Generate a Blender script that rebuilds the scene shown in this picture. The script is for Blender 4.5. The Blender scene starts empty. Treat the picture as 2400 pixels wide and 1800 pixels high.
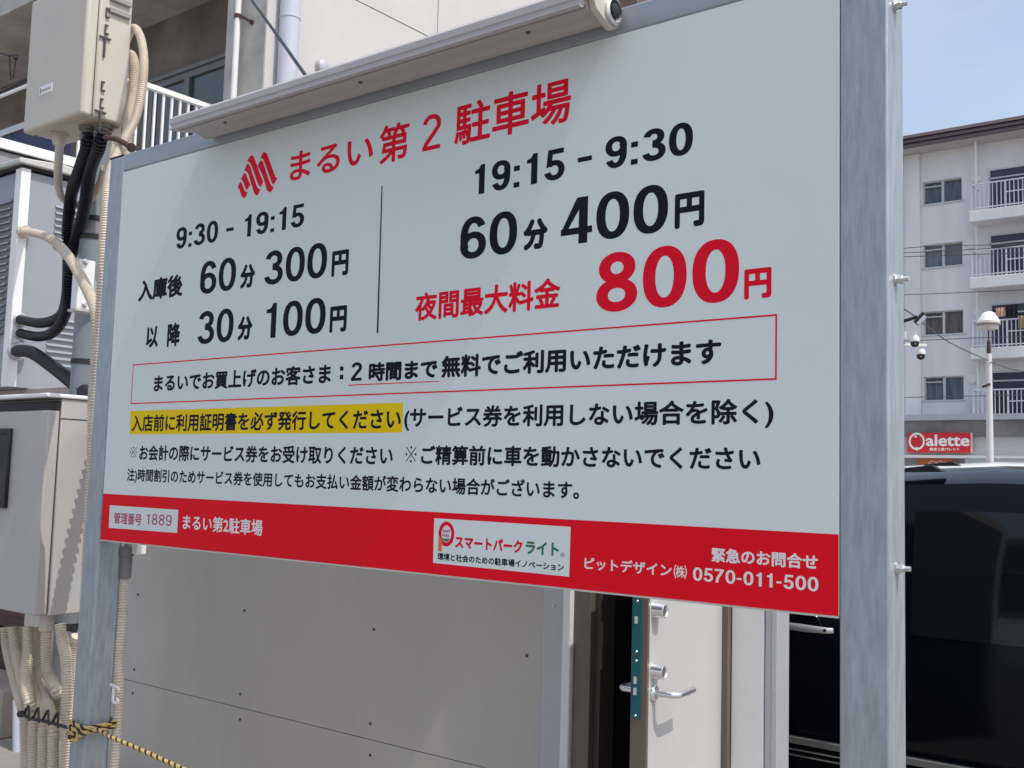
import bpy, math, random
from mathutils import Matrix, Vector
random.seed(7)
S = bpy.context.scene
COL = S.collection
# ---------------------------------------------------------------- camera, sky, sun, exposure
cd = bpy.data.cameras.new('camera')
cam = bpy.data.objects.new('camera', cd)
COL.objects.link(cam)
R, U, F = Vector((0.78659, 0.61690, 0.02823)), Vector((0.03299, -0.08761, 0.99561)), Vector((-0.61660, 0.78219, 0.08930))
m = Matrix.Identity(4)
for i in range(3):
    m[i][0], m[i][1], m[i][2] = R[i], U[i], -F[i]
m.translation = (1.93934, -1.89248, 1.69785)
cam.matrix_world = m
cd.lens = 37.412
cd.sensor_width = 36
cd.clip_start = 0.05
cd.clip_end = 2000
S.camera = cam
S.view_settings.view_transform = 'Standard'
S.view_settings.look = 'None'
S.view_settings.exposure = 0.63
S.view_settings.gamma = 1.0

SUN_EL, SUN_AZ = math.radians(58), math.radians(-4.5)      # azimuth from +X towards +Y
w = bpy.data.worlds.new("World")
S.world = w
w.use_nodes = True
nt = w.node_tree
bg = nt.nodes['Background']
sky = nt.nodes.new('ShaderNodeTexSky')
sky.sky_type = 'NISHITA'
sky.sun_disc = False
sky.sun_elevation = SUN_EL
sky.sun_rotation = math.pi / 2 - SUN_AZ
sky.air_density = 1.0
sky.dust_density = 3.5
sky.ozone_density = 1.5
tc = nt.nodes.new('ShaderNodeTexCoord')
mp = nt.nodes.new('ShaderNodeMapping')
mp.inputs['Scale'].default_value = (1.0, 1.0, 3.2)
nz = nt.nodes.new('ShaderNodeTexNoise')
nz.inputs['Scale'].default_value = 3.0
nz.inputs['Detail'].default_value = 6
nz.inputs['Roughness'].default_value = 0.55
rp = nt.nodes.new('ShaderNodeValToRGB')
rp.color_ramp.elements[0].position = 0.42
rp.color_ramp.elements[0].color = (0.38, 0.38, 0.38, 1)
rp.color_ramp.elements[1].position = 0.72
rp.color_ramp.elements[1].color = (0.66, 0.66, 0.66, 1)
mx = nt.nodes.new('ShaderNodeMix')
mx.data_type = 'RGBA'
mx.inputs[7].default_value = (2.95, 3.35, 3.85, 1)
nt.links.new(tc.outputs['Generated'], mp.inputs['Vector'])
nt.links.new(mp.outputs['Vector'], nz.inputs['Vector'])
nt.links.new(nz.outputs['Fac'], rp.inputs['Fac'])
nt.links.new(rp.outputs['Color'], mx.inputs[0])
nt.links.new(sky.outputs['Color'], mx.inputs[6])
nt.links.new(mx.outputs[2], bg.inputs['Color'])
bg.inputs['Strength'].default_value = 0.15

sl = bpy.data.lights.new('sun', 'SUN')
sl.energy = 2.0
sl.angle = math.radians(0.5)
sl.color = (1.0, 0.95, 0.88)
sun = bpy.data.objects.new('sun', sl)
COL.objects.link(sun)
sd = Vector((math.cos(SUN_EL) * math.cos(SUN_AZ), math.cos(SUN_EL) * math.sin(SUN_AZ), math.sin(SUN_EL)))
sun.rotation_euler = sd.to_track_quat('Z', 'Y').to_euler()
sun.location = sd * 30

# ---------------------------------------------------------------- materials
MAT = {}


def mat(name, col, rough=0.6, metal=0.0, var=0.08, scale=6.0, bump=0.0, bscale=60.0, coat=0.0, stretch=None, spec=0.5, col2=None, spot=0.0):
    if name in MAT:
        return MAT[name]
    M = bpy.data.materials.new(name)
    M.use_nodes = True
    t = M.node_tree
    b = t.nodes['Principled BSDF']
    b.inputs['Roughness'].default_value = rough
    b.inputs['Metallic'].default_value = metal
    b.inputs['Coat Weight'].default_value = coat
    b.inputs['Specular IOR Level'].default_value = spec
    c = t.nodes.new('ShaderNodeTexCoord')
    p = t.nodes.new('ShaderNodeMapping')
    if stretch:
        p.inputs['Scale'].default_value = stretch
    t.links.new(c.outputs['Object'], p.inputs['Vector'])
    n = t.nodes.new('ShaderNodeTexNoise')
    n.inputs['Scale'].default_value = scale
    n.inputs['Detail'].default_value = 5
    n.inputs['Roughness'].default_value = 0.6
    t.links.new(p.outputs['Vector'], n.inputs['Vector'])
    r = t.nodes.new('ShaderNodeValToRGB')
    r.color_ramp.elements[0].position = 0.3
    r.color_ramp.elements[1].position = 0.7
    k = 1 - var
    r.color_ramp.elements[0].color = tuple((col2 or [v * k for v in col])) + (1,)
    r.color_ramp.elements[1].color = tuple(min(1, v * (1 + var * 0.5)) for v in col) + (1,)
    t.links.new(n.outputs['Fac'], r.inputs['Fac'])
    t.links.new(r.outputs['Color'], b.inputs['Base Color'])
    if bump > 0:
        n2 = t.nodes.new('ShaderNodeTexNoise')
        n2.inputs['Scale'].default_value = bscale
        n2.inputs['Detail'].default_value = 3
        t.links.new(p.outputs['Vector'], n2.inputs['Vector'])
        bp = t.nodes.new('ShaderNodeBump')
        bp.inputs['Strength'].default_value = bump
        bp.inputs['Distance'].default_value = 0.01
        t.links.new(n2.outputs['Fac'], bp.inputs['Height'])
        t.links.new(bp.outputs['Normal'], b.inputs['Normal'])
    MAT[name] = M
    return M


PANEL = mat('panel_white', (0.645, 0.70, 0.695), 0.6, var=0.02, scale=1.5, spec=0.2)
RED = mat('sign_red', (0.76, 0.005, 0.017), 0.5, var=0.04, scale=2, spec=0.1)
INK = mat('sign_ink', (0.007, 0.008, 0.021), 0.6, var=0.05, spec=0.12)
REDINK = mat('sign_red_ink', (0.72, 0.005, 0.024), 0.5, var=0.04, spec=0.1)
WINEINK = mat('sign_wine_ink', (0.42, 0.02, 0.10), 0.5, var=0.04)
WHITEINK = mat('sign_white_ink', (0.74, 0.735, 0.725), 0.5, var=0.02)
YEL = mat('sign_yellow', (0.80, 0.56, 0.004), 0.5, var=0.03, spec=0.1)
GREENINK = mat('sign_green_ink', (0.01, 0.16, 0.07), 0.5, var=0.03)
ORANGEINK = mat('sign_orange_ink', (0.75, 0.16, 0.02), 0.5, var=0.03)
GREYINK = mat('sign_grey_ink', (0.2, 0.22, 0.24), 0.5, var=0.03)
GALV = mat('galvanised_steel', (0.345, 0.385, 0.425), 0.46, metal=0.35, var=0.22, scale=75, stretch=(1, 1, 0.16), bump=0.06, bscale=80)
GALV_D = mat('galvanised_rail', (0.34, 0.37, 0.41), 0.5, metal=0.3, var=0.16, scale=14, stretch=(0.2, 1, 1), bump=0.04)
ALU = mat('brushed_aluminium', (0.62, 0.60, 0.58), 0.34, metal=0.65, var=0.06, scale=8, stretch=(0.1, 3, 3))
BOLT = mat('zinc_bolt', (0.62, 0.62, 0.62), 0.3, metal=0.8, var=0.15, scale=40)
CHROME = mat('satin_chrome', (0.80, 0.79, 0.80), 0.24, metal=0.9, var=0.04)
BLACK = mat('black_rubber', (0.012, 0.012, 0.014), 0.55, var=0.2, scale=30)
BLACKHOSE = mat('black_corrugated_plastic', (0.005, 0.005, 0.012), 0.4, var=0.25, scale=20, spec=0.4)
CREAMHOSE = mat('cream_corrugated_plastic', (0.62, 0.54, 0.44), 0.5, var=0.14, scale=9)
CREAMSMOOTH = mat('cream_pipe_plastic', (0.55, 0.51, 0.44), 0.45, var=0.08, scale=6)
CREAM = mat('cream_box_plastic', (0.53, 0.485, 0.415), 0.42, var=0.05, scale=3, bump=0.02, bscale=120)
CABINET = mat('beige_cabinet_paint', (0.43, 0.41, 0.39), 0.4, var=0.05, scale=3)
WHITEPAINT = mat('white_paint', (0.78, 0.775, 0.77), 0.45, var=0.05, scale=4)
GREYSHADED = mat('shaded_grey_cubicle_paint', (0.285, 0.305, 0.345), 0.42, var=0.06, scale=3)  # cubicle grey, made darker and bluer: shade on its side put into the colour
DARK = mat('dark_gasket', (0.02, 0.017, 0.018), 0.7, var=0.2)
SIDING = mat('grey_siding_board', (0.50, 0.462, 0.42), 0.62, var=0.11, scale=1.6, bump=0.04, bscale=90, stretch=(1, 1, 0.45))
SCREWD = mat('dark_screw_head', (0.09, 0.085, 0.08), 0.5, metal=0.5)
ALUTRIM = mat('grey_aluminium_trim', (0.50, 0.51, 0.54), 0.4, metal=0.3, var=0.05)
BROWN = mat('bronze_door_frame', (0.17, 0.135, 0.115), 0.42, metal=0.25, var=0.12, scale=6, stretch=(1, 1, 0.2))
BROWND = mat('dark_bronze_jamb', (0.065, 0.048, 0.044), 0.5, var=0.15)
DOORW = mat('door_white_sheet', (0.49, 0.485, 0.475), 0.35, var=0.03, scale=2)
TEAL = mat('teal_lock_plate', (0.012, 0.13, 0.17), 0.35, metal=0.35, var=0.15, scale=20)
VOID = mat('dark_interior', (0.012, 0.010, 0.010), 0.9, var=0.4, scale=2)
BROWNROOM = mat('brown_interior_panel', (0.04, 0.02, 0.016), 0.7, var=0.4, scale=20)
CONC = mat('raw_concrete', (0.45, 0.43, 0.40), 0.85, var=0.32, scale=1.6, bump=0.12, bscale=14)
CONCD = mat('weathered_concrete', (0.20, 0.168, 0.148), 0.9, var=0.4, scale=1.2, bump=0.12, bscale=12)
STUCCO = mat('white_stucco', (0.56, 0.55, 0.535), 0.85, var=0.06, scale=1.2, bump=0.12, bscale=120)
LILAC = mat('lilac_drain_pipe', (0.52, 0.54, 0.62), 0.4, var=0.06, scale=3)
RUST = mat('rusty_iron', (0.075, 0.035, 0.03), 0.8, var=0.4, scale=30)
NAVY = mat('navy_sheet', (0.02, 0.03, 0.085), 0.6, var=0.2, scale=3)
APT = mat('apartment_render', (0.75, 0.745, 0.755), 0.85, var=0.12, scale=0.5, stretch=(2.2, 1, 0.35), bump=0.05, bscale=6)
APTSOF = mat('apartment_soffit', (0.50, 0.47, 0.46), 0.9, var=0.08, scale=0.8)
FASCIA = mat('brown_roof_fascia', (0.12, 0.08, 0.09), 0.6, var=0.2, scale=1.5, stretch=(1, 1, 8))
TILE = mat('grey_stone_tiles', (0.19, 0.18, 0.18), 0.7, var=0.35, scale=1.4)
SHOPWALL = mat('pale_shutter', (0.42, 0.42, 0.43), 0.6, var=0.1, scale=1, stretch=(1, 1, 12))
CURTAIN = mat('grey_curtain', (0.17, 0.19, 0.22), 0.8, var=0.35, scale=3.0, stretch=(6, 1, 0.3))
INDIGO = mat('indigo_dark_glass', (0.035, 0.033, 0.07), 0.25, var=0.3, scale=2)
GLASS = mat('dark_window_glass', (0.06, 0.072, 0.08), 0.08, var=0.4, scale=2.5, spec=0.8)
SASH = mat('aluminium_sash', (0.55, 0.56, 0.58), 0.4, metal=0.3, var=0.05)
CARBLACK = mat('navy_black_car_paint', (0.002, 0.003, 0.007), 0.12, var=0.1, coat=0.0, spec=0.2)
CARGLASS = mat('tinted_car_glass', (0.004, 0.006, 0.008), 0.05, var=0.1, spec=0.4)
TYRE = mat('tyre_rubber', (0.02, 0.02, 0.02), 0.85, var=0.2)
CAMWHITE = mat('camera_white_plastic', (0.80, 0.79, 0.78), 0.3, var=0.02)
CAMDOME = mat('camera_black_dome', (0.01, 0.01, 0.015), 0.08, var=0.05)
WIRE = mat('dark_overhead_wire', (0.07, 0.075, 0.09), 0.6, var=0.1)
BRICKM = mat('reddish_brown_boards', (0.10, 0.045, 0.04), 0.75, var=0.4, scale=5, stretch=(0.2, 1, 8))
PINKC = mat('pinkish_beige_render', (0.36, 0.29, 0.26), 0.8, var=0.12, scale=3)
SHADE = mat('lamp_shade_enamel', (0.80, 0.78, 0.72), 0.35, var=0.05)
CLOTH_A = mat('peach_towel', (0.62, 0.38, 0.26), 0.9, var=0.2, scale=8)
CLOTH_B = mat('black_garment', (0.012, 0.012, 0.016), 0.9, var=0.2)
CLOTH_C = mat('tan_blanket', (0.36, 0.27, 0.17), 0.9, var=0.25, scale=8)
LEAF = mat('tree_leaf', (0.06, 0.10, 0.035), 0.6, var=0.5, scale=2)
BARK = mat('tree_bark', (0.09, 0.065, 0.045), 0.9, var=0.3, scale=8)


def asphalt():
    M = mat('asphalt', (0.27, 0.25, 0.225), 0.9, var=0.25, scale=1.1, bump=0.4, bscale=160)
    return M


def rope_mat():
    M = bpy.data.materials.new('yellow_black_rope')
    M.use_nodes = True
    t = M.node_tree
    b = t.nodes['Principled BSDF']
    b.inputs['Roughness'].default_value = 0.75
    a = t.nodes.new('ShaderNodeAttribute')
    a.attribute_name = 'strand'
    r = t.nodes.new('ShaderNodeValToRGB')
    r.color_ramp.interpolation = 'CONSTANT'
    r.color_ramp.elements[0].color = (0.52, 0.36, 0.13, 1)
    r.color_ramp.elements[1].position = 0.66
    r.color_ramp.elements[1].color = (0.02, 0.015, 0.012, 1)
    t.links.new(a.outputs['Fac'], r.inputs['Fac'])
    t.links.new(r.outputs['Color'], b.inputs['Base Color'])
    return M


# ---------------------------------------------------------------- mesh helpers
ORG = {}


class MB:
    def __init__(s):
        s.v, s.f, s.attr = [], [], []

    def poly(s, pts):
        i = len(s.v)
        s.v += [tuple(p) for p in pts]
        s.f.append(tuple(range(i, i + len(pts))))
        return s

    def box(s, x0, x1, y0, y1, z0, z1):
        i = len(s.v)
        s.v += [(x, y, z) for z in (z0, z1) for y in (y0, y1) for x in (x0, x1)]
        for q in ((0, 2, 3, 1), (4, 5, 7, 6), (0, 1, 5, 4), (2, 6, 7, 3), (0, 4, 6, 2), (1, 3, 7, 5)):
            s.f.append(tuple(i + k for k in q))
        return s

    def obox(s, c, ax, ay, az, hx, hy, hz):
        """box round c along unit axes"""
        c, ax, ay, az = Vector(c), Vector(ax), Vector(ay), Vector(az)
        i = len(s.v)
        for kz in (-1, 1):
            for ky in (-1, 1):
                for kx in (-1, 1):
                    s.v.append(tuple(c + ax * hx * kx + ay * hy * ky + az * hz * kz))
        for q in ((0, 2, 3, 1), (4, 5, 7, 6), (0, 1, 5, 4), (2, 6, 7, 3), (0, 4, 6, 2), (1, 3, 7, 5)):
            s.f.append(tuple(i + k for k in q))
        return s

    def bar(s, a, b, w_, h_=None):
        a, b = Vector(a), Vector(b)
        d = (b - a).normalized()
        up = Vector((0, 0, 1)) if abs(d.z) < 0.9 else Vector((0, 1, 0))
        x = d.cross(up).normalized()
        y = x.cross(d).normalized()
        return s.obox((a + b) / 2, d, x, y, (b - a).length / 2, w_ / 2, (h_ or w_) / 2)

    def prism_x(s, prof, x0, x1):
        """(y,z) profile extruded along x"""
        n, i = len(prof), len(s.v)
        s.v += [(x0, y, z) for y, z in prof] + [(x1, y, z) for y, z in prof]
        for k in range(n):
            l = (k + 1) % n
            s.f.append((i + k, i + l, i + n + l, i + n + k))
        s.f.append(tuple(i + k for k in range(n))[::-1])
        s.f.append(tuple(i + n + k for k in range(n)))
        return s

    def prism_y(s, prof, y0, y1):
        """(x,z) profile extruded along y"""
        n, i = len(prof), len(s.v)
        s.v += [(x, y0, z) for x, z in prof] + [(x, y1, z) for x, z in prof]
        for k in range(n):
            l = (k + 1) % n
            s.f.append((i + k, i + l, i + n + l, i + n + k))
        s.f.append(tuple(i + k for k in range(n))[::-1])
        s.f.append(tuple(i + n + k for k in range(n)))
        return s

    def lathe(s, prof, c, axis=(0, 0, 1), n=24):
        """prof: (radius, height along axis)"""
        a = Vector(axis).normalized()
        up = Vector((0, 0, 1)) if abs(a.z) < 0.9 else Vector((1, 0, 0))
        x = a.cross(up).normalized()
        y = a.cross(x)
        c = Vector(c)
        i = len(s.v)
        for r, h in prof:
            for k in range(n):
                t = 2 * math.pi * k / n
                s.v.append(tuple(c + a * h + (x * math.cos(t) + y * math.sin(t)) * r))
        for j in range(len(prof) - 1):
            for k in range(n):
                l = (k + 1) % n
                s.f.append((i + j * n + k, i + j * n + l, i + (j + 1) * n + l, i + (j + 1) * n + k))
        s.f.append(tuple(i + k for k in range(n))[::-1])
        s.f.append(tuple(i + (len(prof) - 1) * n + k for k in range(n)))
        return s

    def tube(s, pts, r, n=10, pitch=None, amp=0.14, step=None, curve=True):
        """tube through pts; pitch makes it corrugated"""
        P = [Vector(p) for p in pts]
        if curve and len(P) > 2:
            Q = []
            for k in range(len(P) - 1):
                p0, p1, p2, p3 = P[max(k - 1, 0)], P[k], P[k + 1], P[min(k + 2, len(P) - 1)]
                for j in range(12):
                    t = j / 12
                    Q.append(0.5 * ((2 * p1) + (p2 - p0) * t + (2 * p0 - 5 * p1 + 4 * p2 - p3) * t * t + (3 * p1 - p0 - 3 * p2 + p3) * t ** 3))
            Q.append(P[-1])
        else:
            Q = P
        L = [0.0]
        for k in range(1, len(Q)):
            L.append(L[-1] + (Q[k] - Q[k - 1]).length)
        tot = L[-1]
        if pitch:
            cnt = max(2, int(tot / pitch * 4))
        elif curve and len(P) > 2:
            cnt = len(Q) - 1
        else:
            cnt = None
        if cnt:
            samp, j = [], 0
            for k in range(cnt + 1):
                d = tot * k / cnt
                while j < len(L) - 2 and L[j + 1] < d:
                    j += 1
                t = (d - L[j]) / max(1e-9, L[j + 1] - L[j])
                samp.append(Q[j].lerp(Q[j + 1], min(1, t)))
        else:
            samp = Q
        i = len(s.v)
        ref = None
        for k, p in enumerate(samp):
            d = (samp[min(k + 1, len(samp) - 1)] - samp[max(k - 1, 0)]).normalized()
            if ref is None:
                ref = d.orthogonal().normalized()
            x = (ref - d * ref.dot(d)).normalized()
            ref = x
            y = d.cross(x)
            rr = r * (1 + (0, amp, amp, 0)[k % 4] - amp / 2) if pitch else r
            for q in range(n):
                t = 2 * math.pi * q / n
                s.v.append(tuple(p + (x * math.cos(t) + y * math.sin(t)) * rr))
        for k in range(len(samp) - 1):
            for q in range(n):
                l = (q + 1) % n
                s.f.append((i + k * n + q, i + k * n + l, i + (k + 1) * n + l, i + (k + 1) * n + q))
        s.f.append(tuple(i + q for q in range(n))[::-1])
        s.f.append(tuple(i + (len(samp) - 1) * n + q for q in range(n)))
        return s

    def rope(s, pts, r, pitch, n=9):
        """three-strand twisted rope; the face attribute 'strand' picks the colour"""
        P = [Vector(p) for p in pts]
        Q = []
        for k in range(len(P) - 1):
            p0, p1, p2, p3 = P[max(k - 1, 0)], P[k], P[k + 1], P[min(k + 2, len(P) - 1)]
            for j in range(16):
                t = j / 16
                Q.append(0.5 * ((2 * p1) + (p2 - p0) * t + (2 * p0 - 5 * p1 + 4 * p2 - p3) * t * t + (3 * p1 - p0 - 3 * p2 + p3) * t ** 3))
        Q.append(P[-1])
        L = [0.0]
        for k in range(1, len(Q)):
            L.append(L[-1] + (Q[k] - Q[k - 1]).length)
        cnt = int(L[-1] / pitch * 10)
        ctr, j = [], 0
        for k in range(cnt + 1):
            d = L[-1] * k / cnt
            while j < len(L) - 2 and L[j + 1] < d:
                j += 1
            ctr.append((d, Q[j].lerp(Q[j + 1], min(1, (d - L[j]) / max(1e-9, L[j + 1] - L[j])))))
        for st in range(3):
            i = len(s.v)
            ref = None
            for k, (d, p) in enumerate(ctr):
                t_ = (ctr[min(k + 1, cnt)][1] - ctr[max(k - 1, 0)][1]).normalized()
                if ref is None:
                    ref = t_.orthogonal().normalized()
                x = (ref - t_ * ref.dot(t_)).normalized()
                ref = x
                y = t_.cross(x)
                a = 2 * math.pi * (d / pitch + st / 3)
                c = p + (x * math.cos(a) + y * math.sin(a)) * r * 0.5
                for q in range(6):
                    b = math.pi * q / 3
                    s.v.append(tuple(c + (x * math.cos(b) + y * math.sin(b)) * r * 0.55))
            for k in range(cnt):
                for q in range(6):
                    l = (q + 1) % 6
                    s.attr.append((len(s.f), st / 3 + 0.01))
                    s.f.append((i + k * 6 + q, i + k * 6 + l, i + (k + 1) * 6 + l, i + (k + 1) * 6 + q))
        return s

    def build(s, name, material, parent=None, at=None, smooth=30, bevel=0.0, label=None, seg=2):
        org = Vector(ORG[parent.name]) if parent else Vector(at or (0, 0, 0))
        me = bpy.data.meshes.new(name)
        me.from_pydata([tuple(Vector(p) - org) for p in s.v], [], s.f)
        if s.attr:
            at_ = me.attributes.new('strand', 'FLOAT', 'FACE')
            d = dict(s.attr)
            for k in range(len(me.polygons)):
                at_.data[k].value = d.get(k, 0.0)
        me.update()
        me.materials.append(material)
        if smooth:
            for p in me.polygons:
                p.use_smooth = True
            me.set_sharp_from_angle(angle=math.radians(smooth))
        o = bpy.data.objects.new(name, me)
        COL.objects.link(o)
        if parent:
            o.parent = parent
        else:
            o.location = org
        ORG[o.name] = tuple(org)
        if bevel:
            bv = o.modifiers.new('edge', 'BEVEL')
            bv.width = bevel
            bv.segments = seg
            bv.limit_method = 'ANGLE'
            bv.angle_limit = math.radians(40)
        if label:
            o['label'] = label
        return o


def tag(o, label, cat, group=None, kind=None):
    if label:
        o['label'] = label
    if cat:
        o['category'] = cat
    if group:
        o['group'] = group
    if kind:
        o['kind'] = kind
    return o


def thing(name, loc, label, cat, group=None):
    o = bpy.data.objects.new(name, None)
    o.empty_display_size = 0.1
    COL.objects.link(o)
    o.location = loc
    ORG[o.name] = tuple(loc)
    return tag(o, label, cat, group)


def copy_tree(o, parent=None):
    c = o.copy()
    COL.objects.link(c)
    if parent:
        c.parent = parent
    ORG[c.name] = ORG.get(o.name, (0, 0, 0))
    for ch in list(o.children):
        copy_tree(ch, c)
    return c


# ---------------------------------------------------------------- lettering
def font_mesh(body):
    cu = bpy.data.curves.new('lettering', 'FONT')
    cu.body = body
    cu.size = 1.0
    cu.resolution_u = 4
    o = bpy.data.objects.new('lettering', cu)
    COL.objects.link(o)
    dg = bpy.context.evaluated_depsgraph_get()
    me = bpy.data.meshes.new_from_object(o.evaluated_get(dg))
    v = [(p.co.x, p.co.y) for p in me.vertices]
    f = [tuple(p.vertices) for p in me.polygons]
    bpy.data.objects.remove(o)
    bpy.data.curves.remove(cu)
    bpy.data.meshes.remove(me)
    return v, f


def bold(vf, r):
    """the same glyphs laid down nine times, each shifted by r: a heavier weight"""
    v, f = vf
    V, FF, lay = [], [], []
    sh = [(0, 0)] + [(r * math.cos(a * math.pi / 4), r * math.sin(a * math.pi / 4)) for a in range(8)] if r else [(0, 0)]
    for k, (dx, dy) in enumerate(sh):
        i = len(V)
        V += [(x + dx, y + dy) for x, y in v]
        lay += [k] * len(v)
        FF += [tuple(i + q for q in p) for p in f]
    return V, FF, lay


def arc(cx, cy, rx, ry, a0, a1, n=20, e=2.0):
    o = []
    for k in range(n + 1):
        t = math.radians(a0 + (a1 - a0) * k / n)
        c, s_ = math.cos(t), math.sin(t)
        o.append((cx + rx * math.copysign(abs(c) ** (2 / e), c), cy + ry * math.copysign(abs(s_) ** (2 / e), s_)))
    return o


def stroke(pts, h):
    """ribbon of half width h along pts"""
    v, f = [], []
    n = len(pts)
    closed = math.dist(pts[0], pts[-1]) < 1e-6
    for k, (x, y) in enumerate(pts):
        a = pts[k - 1] if k else (pts[-2] if closed else pts[0])
        b = pts[k + 1] if k < n - 1 else (pts[1] if closed else pts[-1])
        dx, dy = b[0] - a[0], b[1] - a[1]
        l = math.hypot(dx, dy) or 1
        nx, ny = -dy / l * h, dx / l * h
        v += [(x + nx, y + ny), (x - nx, y - ny)]
    for k in range(n - 1):
        f.append((2 * k, 2 * k + 1, 2 * k + 3, 2 * k + 2))
    return v, f


def digit(ch, sw):
    h = sw / 2
    e = 2.25
    st, pl, adv = [], [], 0.58
    hv = h
    if ch == '0':
        st = [arc(.28, .5, .28 - h, .5 - h, 0, 360, 40, e)]
    elif ch == '1':
        a = .38 - sw * 1.02
        pl = [[(a, 0), (.38, 0), (.38, 1), (a + sw * .3, 1), (a + sw * .1, .93), (a, .885)], [(.08, .83), (.08, .83 - sw * .72), (a + .005, .83 - sw * .72), (a + .005, .89), (a - .05, .845)]]
        adv = .53
    elif ch == '2':
        st = [arc(.275, .72, .275 - h, .28 - h, 175, -38, 24, 2.1) + [(.12, .19), (.06, h)]]
        pl = [[(.0, 0), (.55, 0), (.55, sw * .95), (.0, sw * .95)], ]
    elif ch == '3':
        st = [arc(.265, .735, .255 - h, .265 - h, 172, -100, 24, 2.1), arc(.27, .285, .285 - h, .285 - h, 100, -172, 26, 2.1)]
    elif ch == '4':
        pl = [[(.32, 0), (.32 + sw, 0), (.32 + sw, 1), (.32, 1)], [(.0, .21), (.56, .21), (.56, .21 + sw * .9), (.0, .21 + sw * .9)],
              [(.0, .21 + sw * .5), (sw * .85, .21 + sw * .85), (.32 + sw * .4, .86), (.32 + sw * .3, 1), (.28, 1)]]
    elif ch == '5':
        st = [arc(.27, .325, .28 - h, .325 - h, 138, -168, 26, 2.1)]
        pl = [[(.09, 1), (.52, 1), (.52, 1 - sw * .95), (.09, 1 - sw * .95)], [(.09, 1), (.09 + sw * .85, 1), (.045 + sw * .85, .47), (.045, .43)]]
    elif ch in '69':
        st = [arc(.285, .32, .275 - h, .32 - h, 0, 360, 34, 2.15), arc(.29, .5, .28 - h, .5 - h, 33, 215, 26, 2.3)]
        if ch == '9':
            st = [[(.57 - x, 1 - y) for x, y in s_] for s_ in st]
    elif ch == '7':
        pl = [[(.0, 1), (.54, 1), (.54, 1 - sw * .95), (.0, 1 - sw * .95)], [(.54, 1 - sw * .6), (.54, 1 - sw), (.25, .3), (.22, 0), (.22 - sw * 1.05, 0), (.1, .35), (.36, 1 - sw * .9)]]
    elif ch == '8':
        st = [arc(.28, .735, .25 - h, .265 - h, 0, 360, 30, 2.1), arc(.28, .28, .28 - h, .28 - h, 0, 360, 30, 2.1)]
    elif ch == ':':
        pl = [[(.03, 0), (.03 + sw, 0), (.03 + sw, sw), (.03, sw)], [(.03, .54), (.03 + sw, .54), (.03 + sw, .54 + sw), (.03, .54 + sw)]]
        adv = .10 + sw
    elif ch == '-':
        pl = [[(.0, .34), (.28, .34), (.28, .34 + sw * .85), (.0, .34 + sw * .85)]]
        adv = .32
    elif ch == ' ':
        adv = .3
    out = [stroke(s_, hv) for s_ in st] + [(p, [tuple(range(len(p)))]) for p in pl]
    return out, adv


def digits(text, sw=.2, gap=.05):
    V, FF, lay = [], [], []
    x = 0
    for ch in text:
        parts, adv = digit(ch, sw)
        for k, (v, f) in enumerate(parts):
            i = len(V)
            V += [(x + a, b) for a, b in v]
            lay += [k] * len(v)
            FF += [tuple(i + q for q in p) for p in f]
        x += adv + gap
    return V, FF, lay


def place(vfl, box, material, parent, y=-0.00015, name='lettering', ydir=-1):
    """fit flat glyphs into box (x0,z0,x1,z1) just proud of the plane y"""
    v, f, lay = vfl
    x0, x1 = min(a for a, b in v), max(a for a, b in v)
    y0, y1 = min(b for a, b in v), max(b for a, b in v)
    mb = MB()
    sx, sz = (box[2] - box[0]) / (x1 - x0), (box[3] - box[1]) / (y1 - y0)
    mb.v = [(box[0] + (a - x0) * sx, y - 0.000008 * l, box[1] + (b - y0) * sz) for (a, b), l in zip(v, lay)]
    mb.f = f
    return mb.build(name, material, parent, smooth=0)


def flat(poly, material, parent, y, name):
    mb = MB()
    mb.poly([(a, y, b) for a, b in poly])
    return mb.build(name, material, parent, smooth=0)


# ---------------------------------------------------------------- ground
g = MB()
g.poly([(-400, -400, 0), (400, -400, 0), (400, 400, 0), (-400, 400, 0)])
tag(g.build('ground', asphalt(), at=(0, 0, 0), smooth=0), None, None, kind='structure')

# ---------------------------------------------------------------- the parking sign
PL, PR, ZB, ZT = -1.209, 1.209, 1.47, 2.67
sign = thing('parking_sign', (0, 0, 0), 'large white parking price sign with red bottom band between two galvanised posts', 'sign')
panel = MB().box(PL, PR, 0, 0.003, ZB, ZT).build('panel', PANEL, sign, smooth=0)
MB().box(PL, PR, 0.0032, 0.0043, ZB, ZT).build('back_sheet', mat('dark_grey_back_sheet', (0.09, 0.095, 0.10), 0.6), sign, smooth=0)
flat([(PL, ZB), (PR, ZB), (PR, 1.6155), (PL, 1.6155)], RED, panel, -0.0001, 'red_band')
MB().box(PL, PR, -0.002, 0.006, ZB - 0.004, ZB - 0.0005).build('edge_trim', ALU, panel, smooth=0)
post = MB().box(-1.302, -1.214, 0, 0.088, -0.3, 2.728)
post.v = [(x - 0.012 * (2.0 - z), y, z) for x, y, z in post.v]
p1 = post.build('post', GALV, sign, bevel=0.008, seg=3)
MB().box(-1.3, -1.216, 0.002, 0.086, 2.728, 2.733).build('cap', DARK, p1)
p2 = MB().box(1.2095, 1.2995, 0.001, 0.088, -0.3, 2.96).build('post', GALV, sign, bevel=0.005, seg=3)
MB().box(1.16, 1.2092, 0.0045, 0.056, 1.535, 2.67).build('rail', GALV_D, sign)
MB().box(-1.2135, -1.17, 0.0045, 0.056, 1.535, 2.67).build('rail', GALV_D, sign)
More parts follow.
